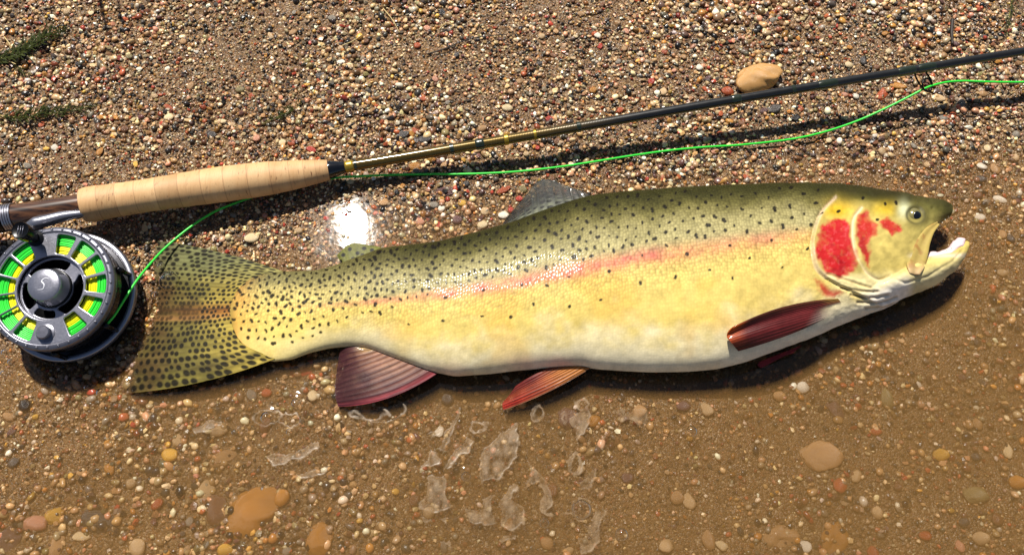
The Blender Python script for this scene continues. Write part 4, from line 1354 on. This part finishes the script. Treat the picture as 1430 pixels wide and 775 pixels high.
rp = np.random.default_rng(23)
tries = 0
while len(placed) < 300 and tries < 20000:
    tries += 1
    x = rp.uniform(4, 1426); y = rp.uniform(3, 772)
    if rp.random() > 0.25 + 0.9 * float(dens_mid(np.array([x]), np.array([y]))[0]): continue
    ty = float(yt(np.array([np.clip(x, 320, 1326)]))[0]); by = float(yb(np.array([np.clip(x, 320, 1245)]))[0])
    if 190 < x < 1350 and ty - 8 < y < by + 8: continue
    if x < 195 and 290 < y < 520: continue
    if x < 470 and abs(y - (290 - 0.14 * (x - 116))) < 36: continue
    if x > 450 and abs(y - (237 - 0.169 * (x - 458))) < 10: continue
    if x < 400 and 335 < y < 550: continue
    low = y > 540
    s = rp.uniform(12, 21) if low else rp.uniform(9, 12.5)
    if any((x - a) ** 2 + (y - b) ** 2 < (0.62 * (s + c)) ** 2 for a, b, c in placed): continue
    pebble(x, y, s * rp.uniform(0.95, 1.2), s * rp.uniform(0.65, 0.95), rp.uniform(0, 180), PN[rp.choice(len(PN), p=PW)])

# ------------------------------------------------------------------ weeds, twigs, straw
def gpt(px, py, dz=0.0):
    p = at(px, py, 0.0); g = float(ground_z(p[0:1], p[1:2])[0])
    return at(px, py, g + dz)


def weed(path, label, n=90, ll=9, spread=8, stemr=0.0006, seed=1):
    r = np.random.default_rng(seed)
    P = spline([gpt(x, y, z * MM) for x, y, z in path], 40)
    root = thing('waterweed', label, 'waterweed', P[len(P) // 2] - np.array([0, 0, 0.002]), None)
    v, f = tube(P, np.linspace(stemr, stemr * 0.4, 40), 6)
    mk('stem', v, f, M['weed_stem'], root)
    parts = []
    for k in range(n):
        i = r.integers(0, 38); p = P[i]; tdir = P[i + 1] - P[i]; tdir /= np.linalg.norm(tdir)
        a = r.uniform(-1.1, 1.1); fade = 0.45 + 0.55 * math.sin(math.pi * min(1, (i + 6) / 44))
        L = ll * 0.00052 * r.uniform(0.5, 1.2) * fade
        d = np.array([tdir[0] * math.cos(a) - tdir[1] * math.sin(a), tdir[0] * math.sin(a) + tdir[1] * math.cos(a), r.uniform(-0.05, 0.55)])
        q = p + np.array([r.normal() * spread, r.normal() * spread, 0]) * 0.00016 + np.array([0, 0, 0.0006 + 0.001 * r.random()])
        w = np.cross(d, [0, 0, 1.0]); w /= np.linalg.norm(w) + 1e-9; w *= L * 0.10
        up = np.array([0, 0, 0.0003])
        parts.append((np.array([q, q + d * L * 0.45 + w + up, q + d * L, q + d * L * 0.45 - w + up, q + d * L * 0.5 + up * 2.4]), [(0, 1, 4), (1, 2, 4), (2, 3, 4), (3, 0, 4)]))
    v, f = join(parts)
    mk('leaves', v, f, M['weed'], root, smooth=False)


weed([(-14, 88, 1), (12, 80, 3), (38, 70, 4), (66, 52, 3), (98, 40, 1)], 'dense green waterweed strand tapering to a pointed tip on dry grit', 420, 16, 16, 0.0008, 3)
weed([(-14, 160, 1), (24, 164, 2), (60, 160, 3), (100, 155, 2), (138, 147, 1)], 'feathery green waterweed strand with pale stem lying flat on grit', 300, 13, 14, 0.0009, 5)
weed([(370, 172, 1), (388, 163, 2), (406, 155, 2), (430, 138, 1)], 'small loose sprig of waterweed on grit above the cork grip', 60, 11, 9, 0.0004, 7)
weed([(1414, -4, 1), (1411, 14, 2), (1408, 32, 2), (1406, 52, 1)], 'small waterweed tuft on grit behind the rod beyond the line guide', 80, 10, 10, 0.0005, 9)
weed([(22, 92, 1), (30, 100, 2), (36, 110, 1)], 'tiny green waterweed scrap between the two long weed strands', 30, 9, 9, 0.0004, 12)


def strand(path, r0, r1, name, label, cat, mat, group=None):
    P = spline([gpt(x, y, z * MM) for x, y, z in path], 30)
    v, f = tube(P, np.linspace(r0, r1, 30), 7)
    o = mk(name, v, f, mat, None, origin=P[15]); tag(o, label, cat, group); return o


strand([(596, 76, 1.5), (622, 68, 3), (655, 55, 3.5), (690, 50, 3.5), (716, 48, 2)], 0.0006, 0.0003, 'twig', 'long thin dark twig bent across pale grit', 'twig', M['twig'])
strand([(1330, 28, 2), (1329, 45, 3), (1330, 62, 2)], 0.0016, 0.0012, 'twig', 'short thick dark twig stub behind the rod', 'twig', M['twig'])
strand([(535, 12, 2), (548, 28, 4), (558, 46, 2)], 0.0004, 0.0003, 'straw', 'pale straight straw near the long thin twig', 'straw', M['straw'])
strand([(478, 64, 2), (492, 58, 4), (506, 49, 2)], 0.0004, 0.0003, 'straw', 'pale curved straw on the dark grit above the rod handle', 'straw', M['straw'])
strand([(613, 42, 2), (622, 33, 4), (632, 36, 3), (629, 41, 2)], 0.0004, 0.0003, 'straw', 'pale straw curled into a hook', 'straw', M['straw'])
strand([(-4, 78, 2), (8, 84, 4), (22, 90, 4)], 0.0006, 0.0004, 'straw', 'pale straw under the pointed waterweed strand', 'straw', M['straw'])
strand([(6, 52, 2), (12, 60, 4), (16, 68, 3)], 0.0005, 0.0003, 'straw', 'short pale straw above the pointed waterweed strand', 'straw', M['straw'])

# reed stems that stand just beyond the frame and throw the thin shadows on the grit
for k, (sx_, sy_, hh, rr_) in enumerate(((148, 42, 0.26, 0.0026), (171, 34, 0.24, 0.0014), (210, 24, 0.22, 0.0010))):
    tip = at(sx_, sy_, 0.012) + SUN / SUN[2] * hh
    b0 = np.array([tip[0] - 0.01, tip[1] + 0.02, 0]); b0[2] = float(ground_z(b0[0:1], b0[1:2])[0])
    v, f = tube(spline([b0, b0 * 0.5 + tip * 0.5 + np.array([0.002, 0, 0]), tip], 20), np.linspace(rr_, rr_ * 0.6, 20), 8)
    o = mk('reed_stem', v, f, M['weed_stem'], None, origin=b0)
    tag(o, 'bare upright reed stem standing in the grit', 'reed', 'reed stems on the bank')
# cobble beyond the frame that props the rod
p = P1 + (P1 - P0) * 1.6
o = bpy.data.objects.new('cobble', PMB[1]); COL.objects.link(o)
gz = float(ground_z(p[0:1], p[1:2])[0]); hz = p[2] - 0.004 - gz
o.location = (p[0], p[1], gz + hz * 0.30); o.scale = (0.09, 0.07, hz * 1.45); o.color = (*srgb(PAL['grey']), 1)
tag(o, 'grey river cobble propping up the rod', 'stone')

# ------------------------------------------------------------------ bubbles
def near_of(x, y):
    if x < 260 and y < 430: return 'resting over the tail fin'
    if x < 110: return 'at the foot of the reel'
    if x < 200: return 'at the tail fin edge'
    if x < 520: return 'off the tail fin on brown water'
    if x < 920: return 'off the belly among pale film'
    return 'on open water off the lower belly'
for x, y, r in BUB:
    R_ = r * 0.00050
    zz = 0.0035 if (200 < x < 260 and 340 < y < 430) else 0.0
    p = at(x, y, zz)
    th = np.linspace(0.001, math.pi / 2 * 0.96, 14)
    v, f = lathe(np.stack([np.sin(th) * R_, np.cos(th) * R_ * 0.75], -1), 32, p)
    o = mk('bubble', v, f, M['bubble'], None, origin=p)
    sz = 'large' if r > 12 else ('medium' if r > 6 else 'tiny')
    tag(o, f'{sz} clear air bubble {near_of(x, y)}', 'bubble', f'{sz} bubbles {near_of(x, y)}')

# ------------------------------------------------------------------ pale film and painted reflections on the water
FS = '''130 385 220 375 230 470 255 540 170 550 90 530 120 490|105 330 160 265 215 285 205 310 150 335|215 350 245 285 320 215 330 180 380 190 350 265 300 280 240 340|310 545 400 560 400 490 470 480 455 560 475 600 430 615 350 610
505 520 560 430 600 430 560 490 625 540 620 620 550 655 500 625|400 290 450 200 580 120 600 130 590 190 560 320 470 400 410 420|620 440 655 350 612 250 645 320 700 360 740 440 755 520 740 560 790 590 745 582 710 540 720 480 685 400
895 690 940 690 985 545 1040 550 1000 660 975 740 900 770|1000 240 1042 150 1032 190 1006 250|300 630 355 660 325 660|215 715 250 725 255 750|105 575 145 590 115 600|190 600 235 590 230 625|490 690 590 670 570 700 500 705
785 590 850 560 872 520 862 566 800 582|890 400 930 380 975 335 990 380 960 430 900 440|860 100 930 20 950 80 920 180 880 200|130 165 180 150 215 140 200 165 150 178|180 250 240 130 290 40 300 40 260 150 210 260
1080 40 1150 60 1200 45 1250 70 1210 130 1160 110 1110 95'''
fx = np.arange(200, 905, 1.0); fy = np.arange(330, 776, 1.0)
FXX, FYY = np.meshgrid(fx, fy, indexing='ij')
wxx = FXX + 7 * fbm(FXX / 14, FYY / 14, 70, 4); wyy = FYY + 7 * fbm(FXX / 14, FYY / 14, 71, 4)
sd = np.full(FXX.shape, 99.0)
GLARE_CRESTS = [[(372, 640), (385, 632), (400, 636), (418, 628), (446, 618), (448, 626), (420, 640), (398, 648), (380, 650)], [(268, 598), (285, 590), (306, 586), (308, 592), (290, 600), (272, 604)],
         [(415, 664), (440, 655), (458, 652), (450, 660), (425, 670)]]  # bright glare crests of ripples, painted as pale patches
polys = [np.array([float(x) for x in q.split()]).reshape(-1, 2) / 3.603 + 560 for q in FS.replace('\n', '|').split('|')] + [np.array(e, float) for e in GLARE_CRESTS]
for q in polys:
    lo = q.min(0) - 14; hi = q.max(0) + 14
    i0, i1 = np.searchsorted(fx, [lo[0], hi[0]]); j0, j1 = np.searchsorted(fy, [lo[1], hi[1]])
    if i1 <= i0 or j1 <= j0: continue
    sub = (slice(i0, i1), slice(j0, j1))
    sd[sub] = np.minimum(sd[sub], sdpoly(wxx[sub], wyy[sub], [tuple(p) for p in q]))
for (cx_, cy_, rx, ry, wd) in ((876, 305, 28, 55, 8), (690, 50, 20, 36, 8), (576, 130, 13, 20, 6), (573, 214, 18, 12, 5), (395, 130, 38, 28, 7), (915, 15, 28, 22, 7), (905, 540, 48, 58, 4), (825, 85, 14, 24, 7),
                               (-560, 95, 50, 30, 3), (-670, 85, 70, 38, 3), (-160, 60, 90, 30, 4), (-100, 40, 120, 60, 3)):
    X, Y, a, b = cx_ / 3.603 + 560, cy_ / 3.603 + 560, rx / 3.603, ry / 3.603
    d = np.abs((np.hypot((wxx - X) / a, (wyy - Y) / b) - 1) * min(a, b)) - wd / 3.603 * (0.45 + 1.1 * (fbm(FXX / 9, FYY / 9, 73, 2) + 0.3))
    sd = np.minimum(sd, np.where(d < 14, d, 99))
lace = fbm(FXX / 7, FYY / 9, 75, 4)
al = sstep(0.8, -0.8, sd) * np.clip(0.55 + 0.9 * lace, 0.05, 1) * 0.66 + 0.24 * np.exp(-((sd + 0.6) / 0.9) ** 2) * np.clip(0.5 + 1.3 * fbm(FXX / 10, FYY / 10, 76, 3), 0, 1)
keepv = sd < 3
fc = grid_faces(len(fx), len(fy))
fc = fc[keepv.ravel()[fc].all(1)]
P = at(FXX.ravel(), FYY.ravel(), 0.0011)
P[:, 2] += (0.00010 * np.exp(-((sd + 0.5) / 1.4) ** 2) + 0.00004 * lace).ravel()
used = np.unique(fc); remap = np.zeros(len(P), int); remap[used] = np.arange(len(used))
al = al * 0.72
fo = mk('film_and_glare', P[used], remap[fc], M['film'], attrs={'alpha': np.clip(al.ravel()[used], 0, 1)})
tag(fo, 'pale film and painted sky reflections on the brown water below the belly', kind='stuff')
